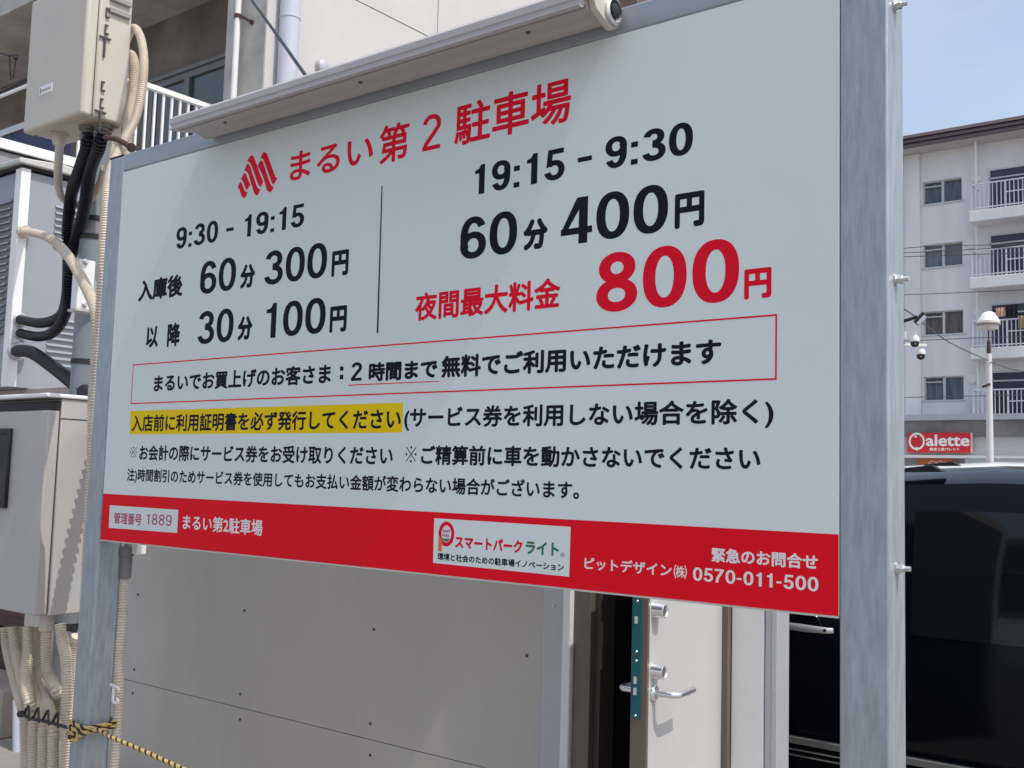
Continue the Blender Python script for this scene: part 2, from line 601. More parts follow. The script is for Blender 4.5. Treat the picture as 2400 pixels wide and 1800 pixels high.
for z_ in (2.598, 2.08, 1.56):
    b = MB()
    b.lathe([(0.012, 0), (0.012, 0.003)], (1.2995, 0.040, z_), (1, 0, 0), 20)
    b.lathe([(0.0085, 0.003), (0.0085, 0.012), (0.0075, 0.0135)], (1.2995, 0.040, z_), (1, 0, 0), 6)
    b.lathe([(0.0045, 0.0135), (0.0045, 0.024)], (1.2995, 0.040, z_), (1, 0, 0), 12)
    b.build('bolt', BOLT, p2)
for z0, z1, x0, x1 in ((2.6735, 2.731, -1.2135, 1.2092), (2.05, 2.10, -1.1695, 1.1595), (1.48, 1.53, -1.2135, 1.2092)):
    y0 = 0.001 if z0 > 2.6 else 0.0045
    MB().box(x0, x1, y0, 0.056, z0, z1).build('rail', GALV_D, sign, bevel=0.004)

TX = lambda s_, r=.02: bold(font_mesh(s_), r)
place(TX('まるい'), (-0.364,2.508,-0.035,2.59), REDINK, panel)
place(TX('第'), (-0.013,2.498,0.093,2.6), REDINK, panel)
place(digits('2', .128), (0.14,2.507,0.201,2.598), REDINK, panel)
place(TX('駐車場', .020), (0.247,2.5,0.593,2.605), REDINK, panel)
for nm, pg in (('emblem', [
    [(-0.558,2.598),(-0.551,2.608),(-0.543,2.613),(-0.537,2.614),(-0.53,2.61),(-0.524,2.6),(-0.518,2.59),(-0.51,2.577),(-0.503,2.563),(-0.492,2.545),(-0.48,2.527),(-0.484,2.519),(-0.491,2.512),(-0.501,2.519),(-0.512,2.538),(-0.523,2.558),(-0.535,2.578),(-0.541,2.589),(-0.548,2.595)],
    [(-0.569,2.573),(-0.562,2.587),(-0.558,2.591),(-0.553,2.592),(-0.547,2.587),(-0.541,2.579),(-0.536,2.568),(-0.524,2.546),(-0.513,2.527),(-0.506,2.515),(-0.499,2.509),(-0.492,2.505),(-0.496,2.496),(-0.501,2.491),(-0.508,2.49),(-0.519,2.498),(-0.528,2.517),(-0.539,2.537),(-0.548,2.557),(-0.555,2.566),(-0.56,2.569)],
    [(-0.584,2.549),(-0.576,2.56),(-0.568,2.566),(-0.56,2.561),(-0.549,2.542),(-0.538,2.527),(-0.542,2.521),(-0.553,2.512),(-0.56,2.519),(-0.573,2.541),(-0.579,2.547)],
    [(-0.597,2.522),(-0.592,2.536),(-0.584,2.542),(-0.579,2.539),(-0.567,2.519),(-0.561,2.511),(-0.555,2.507),(-0.547,2.506),(-0.553,2.496),(-0.559,2.491),(-0.566,2.49),(-0.577,2.499),(-0.585,2.514),(-0.589,2.523)],
    [(-0.509,2.577),(-0.502,2.587),(-0.493,2.591),(-0.486,2.586),(-0.474,2.564),(-0.461,2.539),(-0.448,2.517),(-0.444,2.511),(-0.439,2.507),(-0.432,2.505),(-0.435,2.497),(-0.441,2.491),(-0.449,2.49),(-0.461,2.498),(-0.475,2.527),(-0.486,2.548),(-0.505,2.573)],
    [(-0.497,2.599),(-0.491,2.609),(-0.485,2.614),(-0.479,2.613),(-0.469,2.607),(-0.455,2.583),(-0.44,2.556),(-0.425,2.53),(-0.416,2.528),(-0.424,2.518),(-0.433,2.511),(-0.441,2.516),(-0.46,2.55),(-0.482,2.588),(-0.487,2.594)]]),):
    mb = MB()
    for k, p in enumerate(pg):
        mb.poly([(a, -0.00015 - k * 0.000006, b) for a, b in p])
    mb.build(nm, REDINK, panel, smooth=0)

place(digits('9:30', .168), (-0.889,2.375,-0.679,2.442), INK, panel)
flat([(-0.64,2.4),(-0.604,2.4),(-0.605,2.41),(-0.641,2.41)], INK, panel, -0.00015, 'lettering')
place(digits('19:15', .168), (-0.554,2.373,-0.295,2.438), INK, panel)
place(digits('60', .152), (-0.754,2.222,-0.583,2.321), INK, panel)
place(TX('分', .056), (-0.562,2.222,-0.495,2.292), INK, panel)
place(digits('300', .152), (-0.454,2.222,-0.194,2.319), INK, panel)
place(TX('円', .044), (-0.175,2.22,-0.11,2.289), INK, panel)
place(TX('入庫後', .042), (-1.078,2.226,-0.841,2.296), INK, panel)
place(TX('以', .042), (-1.02,2.075,-0.954,2.143), INK, panel)
place(TX('降', .042), (-0.907,2.072,-0.84,2.146), INK, panel)
place(digits('30', .152), (-0.752,2.071,-0.582,2.17), INK, panel)
place(TX('分', .056), (-0.562,2.072,-0.495,2.141), INK, panel)
place(digits('100', .152), (-0.436,2.071,-0.19,2.169), INK, panel)
place(TX('円', .044), (-0.173,2.07,-0.108,2.14), INK, panel)
flat([(0.001,2.441),(0.005,2.44),(0.011,2.059),(0.005,2.058)], INK, panel, -0.00015, 'divider_line')

place(digits('19:15', .172), (0.317,2.371,0.58,2.443), INK, panel)
flat([(0.616,2.401),(0.653,2.401),(0.653,2.412),(0.615,2.412)], INK, panel, -0.00015, 'lettering')
place(digits('9:30', .172), (0.688,2.373,0.902,2.443), INK, panel)
place(digits('60', .158), (0.277,2.217,0.45,2.319), INK, panel)
place(TX('分', .056), (0.468,2.218,0.538,2.29), INK, panel)
place(digits('400', .158), (0.574,2.218,0.846,2.322), INK, panel)
place(TX('円', .044), (0.862,2.22,0.93,2.293), INK, panel)
place(TX('夜間最大料金', .03), (0.136,2.079,0.577,2.149), REDINK, panel)
place(digits('800', .163), (0.672,2.059,1.008,2.188), REDINK, panel)
place(TX('円', .044), (1.019,2.06,1.076,2.12), REDINK, panel)


def frame_line(nm, tl, bl, tr, br, t, material):
    mb = MB()
    x0, x1, zt, zb = (tl[0] + bl[0]) / 2, (tr[0] + br[0]) / 2, (tl[1] + tr[1]) / 2, (bl[1] + br[1]) / 2
    y = -0.00015
    for a, b, c, d in ((x0, x1, zt - t, zt), (x0, x1, zb, zb + t), (x0, x0 + t, zb + t, zt - t), (x1 - t, x1, zb + t, zt - t)):
        mb.poly([(a, y, c), (b, y, c), (b, y, d), (a, y, d)])
    return mb.build(nm, material, panel, smooth=0)


frame_line('red_frame', [(-1.085,2.028)][0], [(-1.083,1.901)][0], [(1.088,2.026)][0], [(1.088,1.9)][0], 0.0036, REDINK)
place(TX('まるいでお買上げのお客さま', .036), (-0.963,1.935,-0.159,1.989), INK, panel)
flat([(-0.125,1.945),(-0.111,1.945),(-0.112,1.957),(-0.125,1.957)], INK, panel, -0.00015, 'lettering')
flat([(-0.125,1.967),(-0.112,1.967),(-0.112,1.978),(-0.126,1.979)], INK, panel, -0.00015, 'lettering')
place(digits('2', .168), (-0.083,1.939,-0.043,1.987), INK, panel)
place(TX('時間まで', .044), (-0.018,1.935,0.218,1.984), INK, panel)
flat([(-0.091,1.927),(0.225,1.927),(0.225,1.929),(-0.091,1.93)], REDINK, panel, -0.00015, 'underline')
place(TX('無料でご利用いただけます', .038), (0.23,1.935,0.971,1.989), INK, panel)
flat([(-1.08,1.805),(0.108,1.805),(0.107,1.879),(-1.081,1.879)], YEL, panel, -0.0001, 'yellow_strip')
place(TX('入店前に利用証明書を必ず発行してください', .028), (-1.071,1.813,0.102,1.866), INK, panel, -0.00018)
place(TX('(サービス券を利用しない場合を除く)', .03), (0.113,1.809,1.082,1.867), INK, panel)
def komejirushi():
    V, FF, lay = [], [], []
    for k, (v, f) in enumerate([stroke([(.08, .08), (.92, .92)], .03), stroke([(.08, .92), (.92, .08)], .03)] + [stroke(arc(x, y, .04, .04, 0, 360, 10), .041) for x, y in ((.5, .9), (.5, .1), (.1, .5), (.9, .5))]):
        i = len(V)
        V += v
        lay += [k] * len(v)
        FF += [tuple(i + q for q in p) for p in f]
    return V, FF, lay


place(komejirushi(), (-1.072,1.732,-1.034,1.766), INK, panel)
place(komejirushi(), (0.122,1.732,0.159,1.772), INK, panel)
place(TX('お会計の際にサービス券をお受け取りください', .03), (-1.02,1.724,0.079,1.772), INK, panel)
place(TX('ご精算前に車を動かさないでください', .03), (0.174,1.727,1.056,1.774), INK, panel)
place(TX('注)時間割引のためサービス券を使用してもお支払い金額が変わらない場合がございます。', .027), (-1.08,1.653,0.639,1.699), INK, panel)

flat([(-1.165,1.509),(-0.799,1.512),(-0.8,1.58),(-1.167,1.58)], PANEL, panel, -0.0002, 'white_plate')
place(TX('管理番号', .022), (-1.139,1.524,-0.986,1.56), WINEINK, panel, -0.0003)
place(digits('1889', .115, .09), (-0.961,1.53,-0.83,1.563), WINEINK, panel, -0.0003)
place(TX('まるい第2駐車場', .02), (-0.773,1.524,-0.408,1.568), WHITEINK, panel)
flat([(0.225,1.496),(0.618,1.494),(0.619,1.6),(0.224,1.601)], PANEL, panel, -0.0002, 'white_plate')
# round P emblem
c0, c1 = [(0.24,1.565),(0.288,1.567)]
ccx, ccz, rr = (c0[0] + c1[0]) / 2, (c0[1] + c1[1]) / 2, (c1[0] - c0[0]) / 2
mb = MB()
v, f = stroke(arc(ccx, ccz, rr * .84, rr * 1.02, 0, 360, 36), rr * .20)
mb.v = [(a, -0.0003, b) for a, b in v]
mb.f = f
mb.build('emblem', REDINK, panel, smooth=0)
flat([(ccx - rr * 1.02, ccz - rr * 1.75), (ccx - rr * .52, ccz - rr * 1.75), (ccx - rr * .52, ccz - rr * .72), (ccx - rr * 1.0, ccz - rr * .1)], ORANGEINK, panel, -0.00033, 'emblem')
place(TX('SMART', .03), (ccx - rr * .5, ccz + rr * .12, ccx + rr * .5, ccz + rr * .42), WINEINK, panel, -0.00033)
place(TX('PARK', .03), (ccx - rr * .5, ccz - rr * .3, ccx + rr * .42, ccz + rr * .0), WINEINK, panel, -0.00033)
flat([(ccx - rr * .5, ccz - rr * .42), (ccx - rr * .3, ccz - rr * .66), (ccx, ccz - rr * .78), (ccx + rr * .3, ccz - rr * .66), (ccx + rr * .45, ccz - rr * .40), (ccx, ccz - rr * .5)], GREENINK, panel, -0.00033, 'emblem')
place(TX('スマートパーク', .05), (0.292,1.535,0.49,1.564), REDINK, panel, -0.0003)
place(TX('ライト', .045), (0.499,1.535,0.589,1.564), GREENINK, panel, -0.0003)
place(TX('®', .01), (0.594,1.534,0.605,1.544), GREYINK, panel, -0.0003)
place(TX('環境と社会のための駐車場イノベーション', .032), (0.238,1.504,0.604,1.521), INK, panel, -0.0003)
place(TX('緊急のお問合せ', .030), (0.955,1.549,1.17,1.577), WHITEINK, panel)
place(TX('ピットデザイン', .022), (0.657,1.513,0.867,1.539), WHITEINK, panel)
place(TX('㈱', .008), (0.872,1.511,0.901,1.538), WHITEINK, panel)
place(digits('0570-011-500', .155, .07), (0.915,1.51,1.171,1.536), WHITEINK, panel)

# lamp bar along the top of the board
LAMPALU = mat('lamp_bar_aluminium', (0.44, 0.41, 0.405), 0.45, metal=0.12, var=0.07, scale=8, stretch=(0.1, 3, 3))
prof = [(-0.147, 2.716), (-0.147, 2.700), (-0.1440, 2.697), (-0.1440, 2.690), (-0.1465, 2.688), (-0.1465, 2.684), (-0.139, 2.682), (-0.131, 2.684), (-0.129, 2.693), (-0.121, 2.693), (-0.119, 2.686),
        (-0.112, 2.687), (-0.1105, 2.690), (-0.108, 2.6875), (-0.092, 2.691), (-0.070, 2.6955), (-0.052, 2.6970), (-0.040, 2.6955), (-0.028, 2.6915), (-0.014, 2.6925), (-0.003, 2.702), (-0.003, 2.752), (-0.03, 2.762), (-0.10, 2.742), (-0.13, 2.730)]
lampbar = MB().prism_x(prof, -0.734, 0.712).build('lamp_bar', LAMPALU, sign, smooth=25)
cap = MB()
cy_, cz_ = -0.046, 2.702
op = [(cy_ + 0.036 * math.cos(t_ * math.pi / 12), cz_ + 0.037 * math.sin(t_ * math.pi / 12)) for t_ in range(-8, 9)]
cap.prism_x(op[::1] + [(-0.075, 2.742), (-0.128, 2.738), (-0.150, 2.722), (-0.150, 2.712), (-0.118, 2.706), (-0.108, 2.688)], 0.7125, 0.728)
cap.build('end_cap', CREAM, lampbar, bevel=0.002)
cn = MB()
cn.lathe([(0.029, 0), (0.030, 0.007), (0.024, 0.010), (0.023, 0.002)], (0.728, cy_, cz_), (1, 0, 0), 28)
cn.build('socket_ring', CHROME, lampbar)
cn = MB()
cn.lathe([(0.022, 0), (0.022, 0.004), (0.015, 0.005), (0.015, 0.010), (0.008, 0.012)], (0.728, cy_, cz_), (1, 0, 0), 24)
cn.build('socket', BLACK, lampbar)
for xx in (-0.56, -0.005, 0.53):
    MB().lathe([(0.0045, -0.004), (0.0058, 0.0), (0.0058, 0.002), (0.002, 0.003)], (xx, -0.083, 2.6925), (0, -0.2, -0.98), 14).build('screw', SCREWD, lampbar)

# ---------------------------------------------------------------- rope round the left post
RM = rope_mat()
rp_ = MB()
loop = []
for k in range(2):
    zc = 0.882 - k * 0.013
    loop += [(-1.308, -0.006, zc + .004), (-1.22, -0.010, zc), (-1.208, 0.02, zc), (-1.208, 0.094, zc + 0.006), (-1.30, 0.096, zc + .006)]
rp_.rope(loop + [(-1.308, -0.006, 0.850), (-1.27, -0.012, 0.855)], 0.0068, 0.05)
rp_.rope([(-1.30, -0.012, 0.860), (-1.275, -0.022, 0.870), (-1.26, -0.018, 0.850), (-1.28, -0.020, 0.843), (-1.27, -0.028, 0.860), (-1.245, -0.022, 0.860), (-1.235, -0.024, 0.845), (-1.255, -0.03, 0.843), (-1.24, -0.026, 0.860)], 0.0062, 0.048)
rp_.rope([(-1.235, -0.02, 0.853), (-1.134,-0.02,0.891), (-1.046,-0.04,0.895), (-0.945,-0.07,0.904), (-0.693,-0.13,0.92), (-0.445,-0.2,0.94), (-0.036,-0.33,0.986), (0.581,-0.6,1.105), (-0.2, -1.1, 0.45)], 0.0062, 0.048)
tag(rp_.build('rope', RM, at=(-1.26, 0, 0.98)), 'yellow and black twisted rope knotted round the left sign post', 'rope')

# ---------------------------------------------------------------- low hut behind the sign
YW = 1.6
hut = thing('low_hut', (-2.1, YW, 0), 'low grey panelled hut with a bronze framed white door standing open behind the sign', 'building')
HL, HR, HB = (-4.687,1.6,0.075)[0], 0.38, 2.85
DXL, DXR, DT = -0.342, 0.180, 2.02
wall = MB()
for z0, z1 in ((0.0, 0.512), (0.515, 1.43), (1.433, 2.1)):
    wall.box(HL, -0.62, YW, YW + 0.03, z0, z1)
wall.box(HL, -0.50, YW + 0.03, YW + 0.1, 0, 2.1)
wl = wall.build('wall', SIDING, hut, smooth=0, bevel=0.0015)
MB().box(-0.62, -0.495, YW - 0.006, YW + 0.03, 0, 2.1).build('trim', ALUTRIM, hut, bevel=0.004, label='grey aluminium corner trim')
MB().box(-0.493, -0.452, YW - 0.05, YW + 0.1, 0, 2.1).build('trim', WHITEPAINT, hut, bevel=0.006, label='white corner trim')
for x_ in (-3.448, -2.494, -1.574, -0.69):
    for z_ in (0.997, 0.585, 0.452, 1.36):
        if x_ < -0.7 or z_ > .9:
            MB().lathe([(0.0072, 0), (0.0065, 0.003), (0.003, 0.0035)], (x_ + random.uniform(-.01, .01), YW, z_ + random.uniform(-.006, .006)), (0, -1, 0), 12).build('screw', SCREWD, wl)
MB().lathe([(0.008, 0), (0.008, 0.003), (0.004, 0.006)], (-0.566,1.594,1.202), (0, -1, 0), 14).build('screw', BOLT, wl)
fr = MB()
fr.box(-0.450, -0.372, YW - 0.03, YW + 0.1, 0, DT + 0.06)
fr.box(-0.371, 0.205, YW - 0.03, YW + 0.1, DT, DT + 0.06)
fr.box(0.182, 0.207, YW - 0.03, YW + 0.1, 0, DT - 0.002)
frm = fr.build('door_frame', BROWN, hut, bevel=0.003)
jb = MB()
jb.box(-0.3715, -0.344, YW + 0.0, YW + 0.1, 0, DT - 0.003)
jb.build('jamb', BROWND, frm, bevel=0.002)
MB().box(-0.346, -0.3425, YW + 0.004, YW + 0.014, 0.98, 1.16).build('strike_plate', CHROME, frm)
w2 = MB()
w2.box(0.210, 0.330, YW - 0.01, YW + 0.09, 0, 2.1)
w2.box(-0.450, 0.330, YW, YW + 0.09, DT + 0.063, 2.1)
w2.build('wall', WHITEPAINT, hut, smooth=0, bevel=0.002)
tr = MB()
tr.box(0.333, 0.358, YW - 0.004, YW + 0.09, 0, 2.1)
tr.box(0.360, HR, YW - 0.012, YW + 0.09, 0, 2.1)
tr.build('trim', ALUTRIM, hut, bevel=0.002)
sd_ = MB()
XB = -0.26                                              # the right end wall runs back at an angle


def plan(pts, z0, z1):
    n, i = len(pts), len(sd_.v)
    sd_.v += [(x, y, z0) for x, y in pts] + [(x, y, z1) for x, y in pts]
    sd_.f += [(i + k, i + (k + 1) % n, i + n + (k + 1) % n, i + n + k) for k in range(n)]
    sd_.f += [tuple(i + k for k in range(n))[::-1], tuple(i + n + k for k in range(n))]


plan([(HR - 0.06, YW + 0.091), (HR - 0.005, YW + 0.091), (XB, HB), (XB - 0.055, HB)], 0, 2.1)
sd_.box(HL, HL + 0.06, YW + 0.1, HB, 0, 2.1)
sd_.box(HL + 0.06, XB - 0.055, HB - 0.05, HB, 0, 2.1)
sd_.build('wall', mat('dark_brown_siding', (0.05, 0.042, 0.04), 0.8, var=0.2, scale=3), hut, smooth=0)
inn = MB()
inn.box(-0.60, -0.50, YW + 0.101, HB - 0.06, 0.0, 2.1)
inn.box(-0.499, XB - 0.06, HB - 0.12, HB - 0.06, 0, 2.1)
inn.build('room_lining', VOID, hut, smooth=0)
rf = MB()
sd_ = rf
plan([(HL - 0.1, 1.36), (-0.28, 1.36), (-0.28, YW - 0.03), (HR, YW - 0.03), (HR, YW + 0.09), (XB, HB + 0.02), (HL - 0.1, HB + 0.02)], 2.101, 2.165)
roof = rf.build('roof', mat('roof_edge_beige', (0.42, 0.36, 0.33), 0.6, var=0.12), hut, bevel=0.006)
# the open door
dh = Vector((0.180, YW - 0.002, 0))
ph = math.radians(94.0)
u = Vector((-math.cos(ph), -math.sin(ph), 0))          # hinge -> latch
nn = Vector((math.sin(ph), -math.cos(ph), 0))          # outer face
DW, DTK = 0.60, 0.058
Zv = Vector((0, 0, 1))


def dpt(a, b, c):
    """a along the door from the hinge, b out of its outer face, c height"""
    return dh + u * a + nn * b + Zv * c


door = MB()
door.obox(dpt(DW / 2, -DTK / 2, 1.01), u, nn, Zv, DW / 2 - 0.012, DTK / 2, 0.99)
dob = door.build('door', DOORW, hut, bevel=0.002)
st_ = MB()
st_.obox(dpt(DW - 0.006, -DTK / 2, 1.01), u, nn, Zv, 0.006, DTK / 2 - 0.0005, 0.99)
st_.build('edge_stile', BROWN, dob, bevel=0.002)
lp = MB()
lp.obox(dpt(DW + 0.0015, -0.0385, 1.2545), u, nn, Zv, 0.0015, 0.0172, 0.0875)
lp.build('lock_plate', TEAL, dob, bevel=0.001)
lp = MB()
lp.obox(dpt(DW + 0.0015, -0.0385, 1.070), u, nn, Zv, 0.0015, 0.0172, 0.0935)
lp.build('lock_plate', TEAL, dob, bevel=0.001)
for z_ in (1.275, 1.092, 1.058):
    MB().obox(dpt(DW + 0.005, -0.0385, z_), u, nn, Zv, 0.004, 0.005, 0.011).build('lock_bolt', CHROME, dob, smooth=0)
for z_ in (1.332, 1.178, 1.150, 0.984):
    MB().lathe([(0.004, 0), (0.003, 0.0015)], dpt(DW + 0.003, -0.0385, z_), u, 12).build('screw', CHROME, dob)
for z_ in (1.305, 1.119):
    k = MB()
    k.lathe([(0.0275, 0), (0.0265, 0.004), (0.024, 0.024), (0.0215, 0.036), (0.019, 0.0375), (0.016, 0.034), (0.006, 0.034)], dpt(DW - 0.042, 0, z_), nn, 28)
    k.build('lock_cylinder', CHROME, dob, smooth=40)
hd = MB()
hz = 1.052
hd.lathe([(0.025, 0), (0.025, 0.006), (0.022, 0.009)], dpt(DW - 0.042, 0, hz), nn, 28)
hd.tube([dpt(DW - 0.042, 0.006, hz), dpt(DW - 0.042, 0.045, hz), dpt(DW - 0.045, 0.060, hz), dpt(DW - 0.058, 0.072, hz), dpt(DW - 0.075, 0.076, hz), dpt(DW - 0.12, 0.076, hz), dpt(DW - 0.172, 0.074, hz)], 0.0105, 14)
hd.build('handle', CHROME, dob, smooth=50)
hi = MB()
hi.lathe([(0.025, 0), (0.025, 0.006), (0.022, 0.009)], dpt(DW - 0.042, -DTK, hz), -nn, 28)
hi.tube([dpt(DW - 0.042, -DTK - 0.006, hz), dpt(DW - 0.042, -DTK - 0.045, hz), dpt(DW - 0.075, -DTK - 0.062, hz), dpt(DW - 0.175, -DTK - 0.063, hz)], 0.0095, 14)
hi.build('handle', CHROME, dob, smooth=50)

# brown boarded wall and pinkish kerb wall at the far left
bw = thing('boarded_wall', (-5.6, 1.9, 0), 'reddish brown horizontally boarded wall at the left edge beside the pipes', 'wall')
mb = MB()
for k in range(9):
    mb.box(-7.5, HL - 0.06, 1.9, 1.96, 0.25 + k * 0.16, 0.25 + k * 0.16 + 0.148)
mb.build('boards', BRICKM, bw, bevel=0.006)
MB().box(-7.5, HL - 0.06, 1.965, 2.0, 0, 1.75).build('backing', DARK, bw)
kb = MB().box(-7.5, HL - 0.02, 1.5, 1.85, 0, 0.30)
tag(kb.build('low_wall', PINKC, at=(-6, 1.6, 0), bevel=0.01), 'pinkish beige rendered low wall in the bottom left corner', 'wall')
cp = MB().tube([(-4.325,1.45,-0.336), (-4.413,1.45,0.294)], 0.03, 14, curve=False)
cp.v = [(a - 0.0, b, c) for a, b, c in cp.v]
tag(cp.build('riser_pipe', LILAC, at=(-4.325,1.45,-0.336)), 'short grey vertical pipe by the pinkish low wall', 'pipe')

# ---------------------------------------------------------------- service pole with its boxes
px_, py_ = (-2.8,0.82,2.714)[0], 0.82
pole = thing('service_pole', (px_, py_, 0), 'grey steel service pole behind the left sign post carrying boxes and hoses', 'pole')
pl_ = MB().tube([(px_, py_, -0.3), (px_, py_, 3.9)], 0.062, 28, curve=False).build('shaft', mat('dull_grey_pole', (0.20, 0.225, 0.25), 0.55, metal=0.2, var=0.15, scale=10, stretch=(1, 1, 0.2)), pole)
for z_ in ((-2.718,0.76,2.889)[2], (-2.707,0.76,2.8)[2], (-2.637,0.76,2.198)[2], (-2.657,0.76,0.962)[2]):
    MB().lathe([(0.066, -0.012), (0.066, 0.012)], (px_, py_, z_), (0, 0, 1), 28).build('band', BLACK, pole)

# upper cream pull box
UX, UY = -2.23, 0.4
ub = thing('pull_box', (UX - 0.24, UY + 0.12, 3.2), 'cream plastic pull box high on the pole with two black hoses below', 'electrical box')
zb_, zt_ = 3.188, 3.985
MB().box(UX - 0.485, UX - 0.005, UY + 0.058, UY + 0.215, zb_ + 0.004, zt_ + 0.02).build('body', CREAM, ub, bevel=0.012, seg=3)
lid = MB().box(UX - 0.49, UX, UY, UY + 0.055, zb_, zt_ - 0.18)
lid.build('lid', CREAM, ub, bevel=0.014, seg=3)
MB().box(UX - 0.478, UX - 0.012, UY + 0.05, UY + 0.06, zb_ + 0.012, zt_ - 0.19).build('gasket', DARK, ub)
ct = MB()
ct.box(UX - 0.49, UX - 0.006, UY + 0.01, UY + 0.0565, zt_ - 0.166, zt_ + 0.02)
ct.build('hood', CREAM, ub, bevel=0.01)
npl = MB().box(UX - 0.36, UX - 0.25, UY - 0.002, UY, 3.335, 3.375).build('nameplate', WHITEPAINT, ub, smooth=0)
mb = MB()
for k in range(8):
    mb.box(UX - 0.335 + k * 0.0098, UX - 0.329 + k * 0.0098, UY - 0.0024, UY - 0.002, 3.349, 3.359)
mb.box(UX - 0.353, UX - 0.342, UY - 0.0024, UY - 0.002, 3.343, 3.367)
mb.build('nameplate_marks', GREYINK, npl, smooth=0)
for zz in ((-2.23,0.462,3.631)[2], (-2.23,0.471,3.303)[2]):
    for k, (dz, hh) in enumerate(((0.03, 0.022), (-0.045, 0.022))):
        q = MB()
        yy = UY + 0.085
        q.box(UX - 0.002, UX + 0.005, yy, yy + 0.004, zz + dz - hh, zz + dz + hh)
        q.box(UX - 0.002, UX + 0.005, yy + 0.004, yy + 0.018, zz + dz - hh, zz + dz - hh + 0.007)
        q.box(UX - 0.002, UX + 0.004, yy + 0.004, yy + 0.015, zz + dz + hh - 0.006, zz + dz + hh)
        q.build('latch_clip', SCREWD, ub, smooth=0)
    q = MB()
    q.box(UX - 0.002, UX + 0.005, UY + 0.062, UY + 0.115, zz - 0.086, zz - 0.080)
    q.box(UX - 0.002, UX + 0.005, UY + 0.084, UY + 0.092, zz - 0.17, zz - 0.0865)
    q.build('latch_hook', SCREWD, ub, smooth=0)
vt = MB()
for k in range(4):
    z_ = (-2.23,0.569,3.69)[2] - 0.01 + k * 0.055
    vt.obox((UX + 0.004, UY + 0.15, z_), (1, 0, 0), (0, 1, 0), (0, 0, 1), 0.006, 0.05, 0.012)
vt.build('vent_slats', mat('grey_vent_slat', (0.30, 0.28, 0.27), 0.5), ub, bevel=0.003)
for gp in ((-2.385,0.528,3.188), (-2.306,0.546,3.188)):
    q = MB()
    q.lathe([(0.034, -0.058), (0.036, -0.05), (0.036, -0.03), (0.031, -0.028), (0.031, -0.014), (0.042, -0.012), (0.042, 0.006)], gp, (0, 0, 1), 20)
    q.build('gland', mat('grey_gland', (0.22, 0.215, 0.20), 0.5), ub, smooth=40)
q = MB()
q.lathe([(0.026, -0.05), (0.03, -0.03), (0.03, -0.012), (0.04, -0.01), (0.04, 0.004)], (-2.582,0.502,3.188), (0, 0, 1), 20)
q.build('gland', CREAM, ub, smooth=40)
MB().box(UX - 0.30, UX - 0.18, UY + 0.216, py_ - 0.05, 3.35, 3.41).build('bracket', GALV, ub)

# junction plate on the pole
jx = -2.62
j0, j1 = (-2.62,0.654,2.422), (-2.62,0.727,2.653)
jt = thing('junction_box', (jx, j0[1], j0[2]), 'small square white junction box with two screws on the pole', 'electrical box')
MB().box(jx - 0.05, jx, j0[1], j1[1] + 0.01, j0[2], j1[2]).build('box', WHITEPAINT, jt, bevel=0.004)
MB().box(jx - 0.06, jx + 0.012, j0[1] - 0.008, j1[1] + 0.02, j0[2] - 0.014, j0[2] - 0.001).build('base_lip', CABINET, jt, bevel=0.003)
for p in ((-2.62,0.685,2.642), (-2.62,0.693,2.444)):
    MB().lathe([(0.014, 0), (0.014, 0.004), (0.008, 0.006), (0.008, 0.014)], p, (1, 0, 0), 16).build('screw', BOLT, jt)
MB().box(jx - 0.09, jx - 0.051, j0[1] + 0.05, py_ + 0.02, j0[2] + 0.08, j1[2] - 0.08).build('mount', GALV, jt)

# meter cabinet
CX, CY = -2.33, 0.4
cb = thing('meter_cabinet', (CX - 0.27, CY + 0.15, 1.08), 'beige metal meter cabinet with black rimmed window left of the sign', 'electrical cabinet')
MB().box(CX - 0.58, CX - 0.006, CY + 0.062, CY + 0.30, 1.078, 1.985).build('body', CABINET, cb, bevel=0.006)
MB().box(CX - 0.565, CX - 0.020, CY + 0.050, CY + 0.062, 1.09, 1.975).build('gasket', DARK, cb)
MB().box(CX - 0.58, CX - 0.004, CY + 0.012, CY + 0.0495, 1.9325, 1.968).build('top_gap', DARK, cb)
dr = MB().box(CX - 0.58, CX, CY, CY + 0.052, 1.083, 1.932)
dr_ = dr.build('door', CABINET, cb, bevel=0.007, seg=3)
MB().box(CX - 0.59, CX + 0.004, CY - 0.012, CY + 0.30, 1.986, 2.004).build('hood', WHITEPAINT, cb, bevel=0.005)
MB().box(CX - 0.007, CX - 0.0045, CY + 0.062, CY + 0.30, 1.898, 1.902).build('seam', DARK, cb)
wa, wb = (-2.616,0.395,1.857), (-2.611,0.395,1.513)
wn = MB()
x1_ = (wa[0] + wb[0]) / 2
wn.box(x1_ - 0.026, x1_, CY - 0.018, CY - 0.001, wb[2], wa[2])
wn.box(x1_ - 0.22, x1_ - 0.194, CY - 0.018, CY - 0.001, wb[2], wa[2])
wn.box(x1_ - 0.194, x1_ - 0.026, CY - 0.018, CY - 0.001, wa[2] - 0.026, wa[2])
wn.box(x1_ - 0.194, x1_ - 0.026, CY - 0.018, CY - 0.001, wb[2], wb[2] + 0.026)
wo = wn.build('window_frame', BLACK, cb, bevel=0.003)
MB().box(x1_ - 0.194, x1_ - 0.026, CY - 0.006, CY - 0.0015, wb[2] + 0.026, wa[2] - 0.026).build('pane', CARGLASS, wo)
MB().box(CX - 0.30, CX - 0.20, CY + 0.301, py_ - 0.045, 1.5, 1.56).build('bracket', GALV, cb)

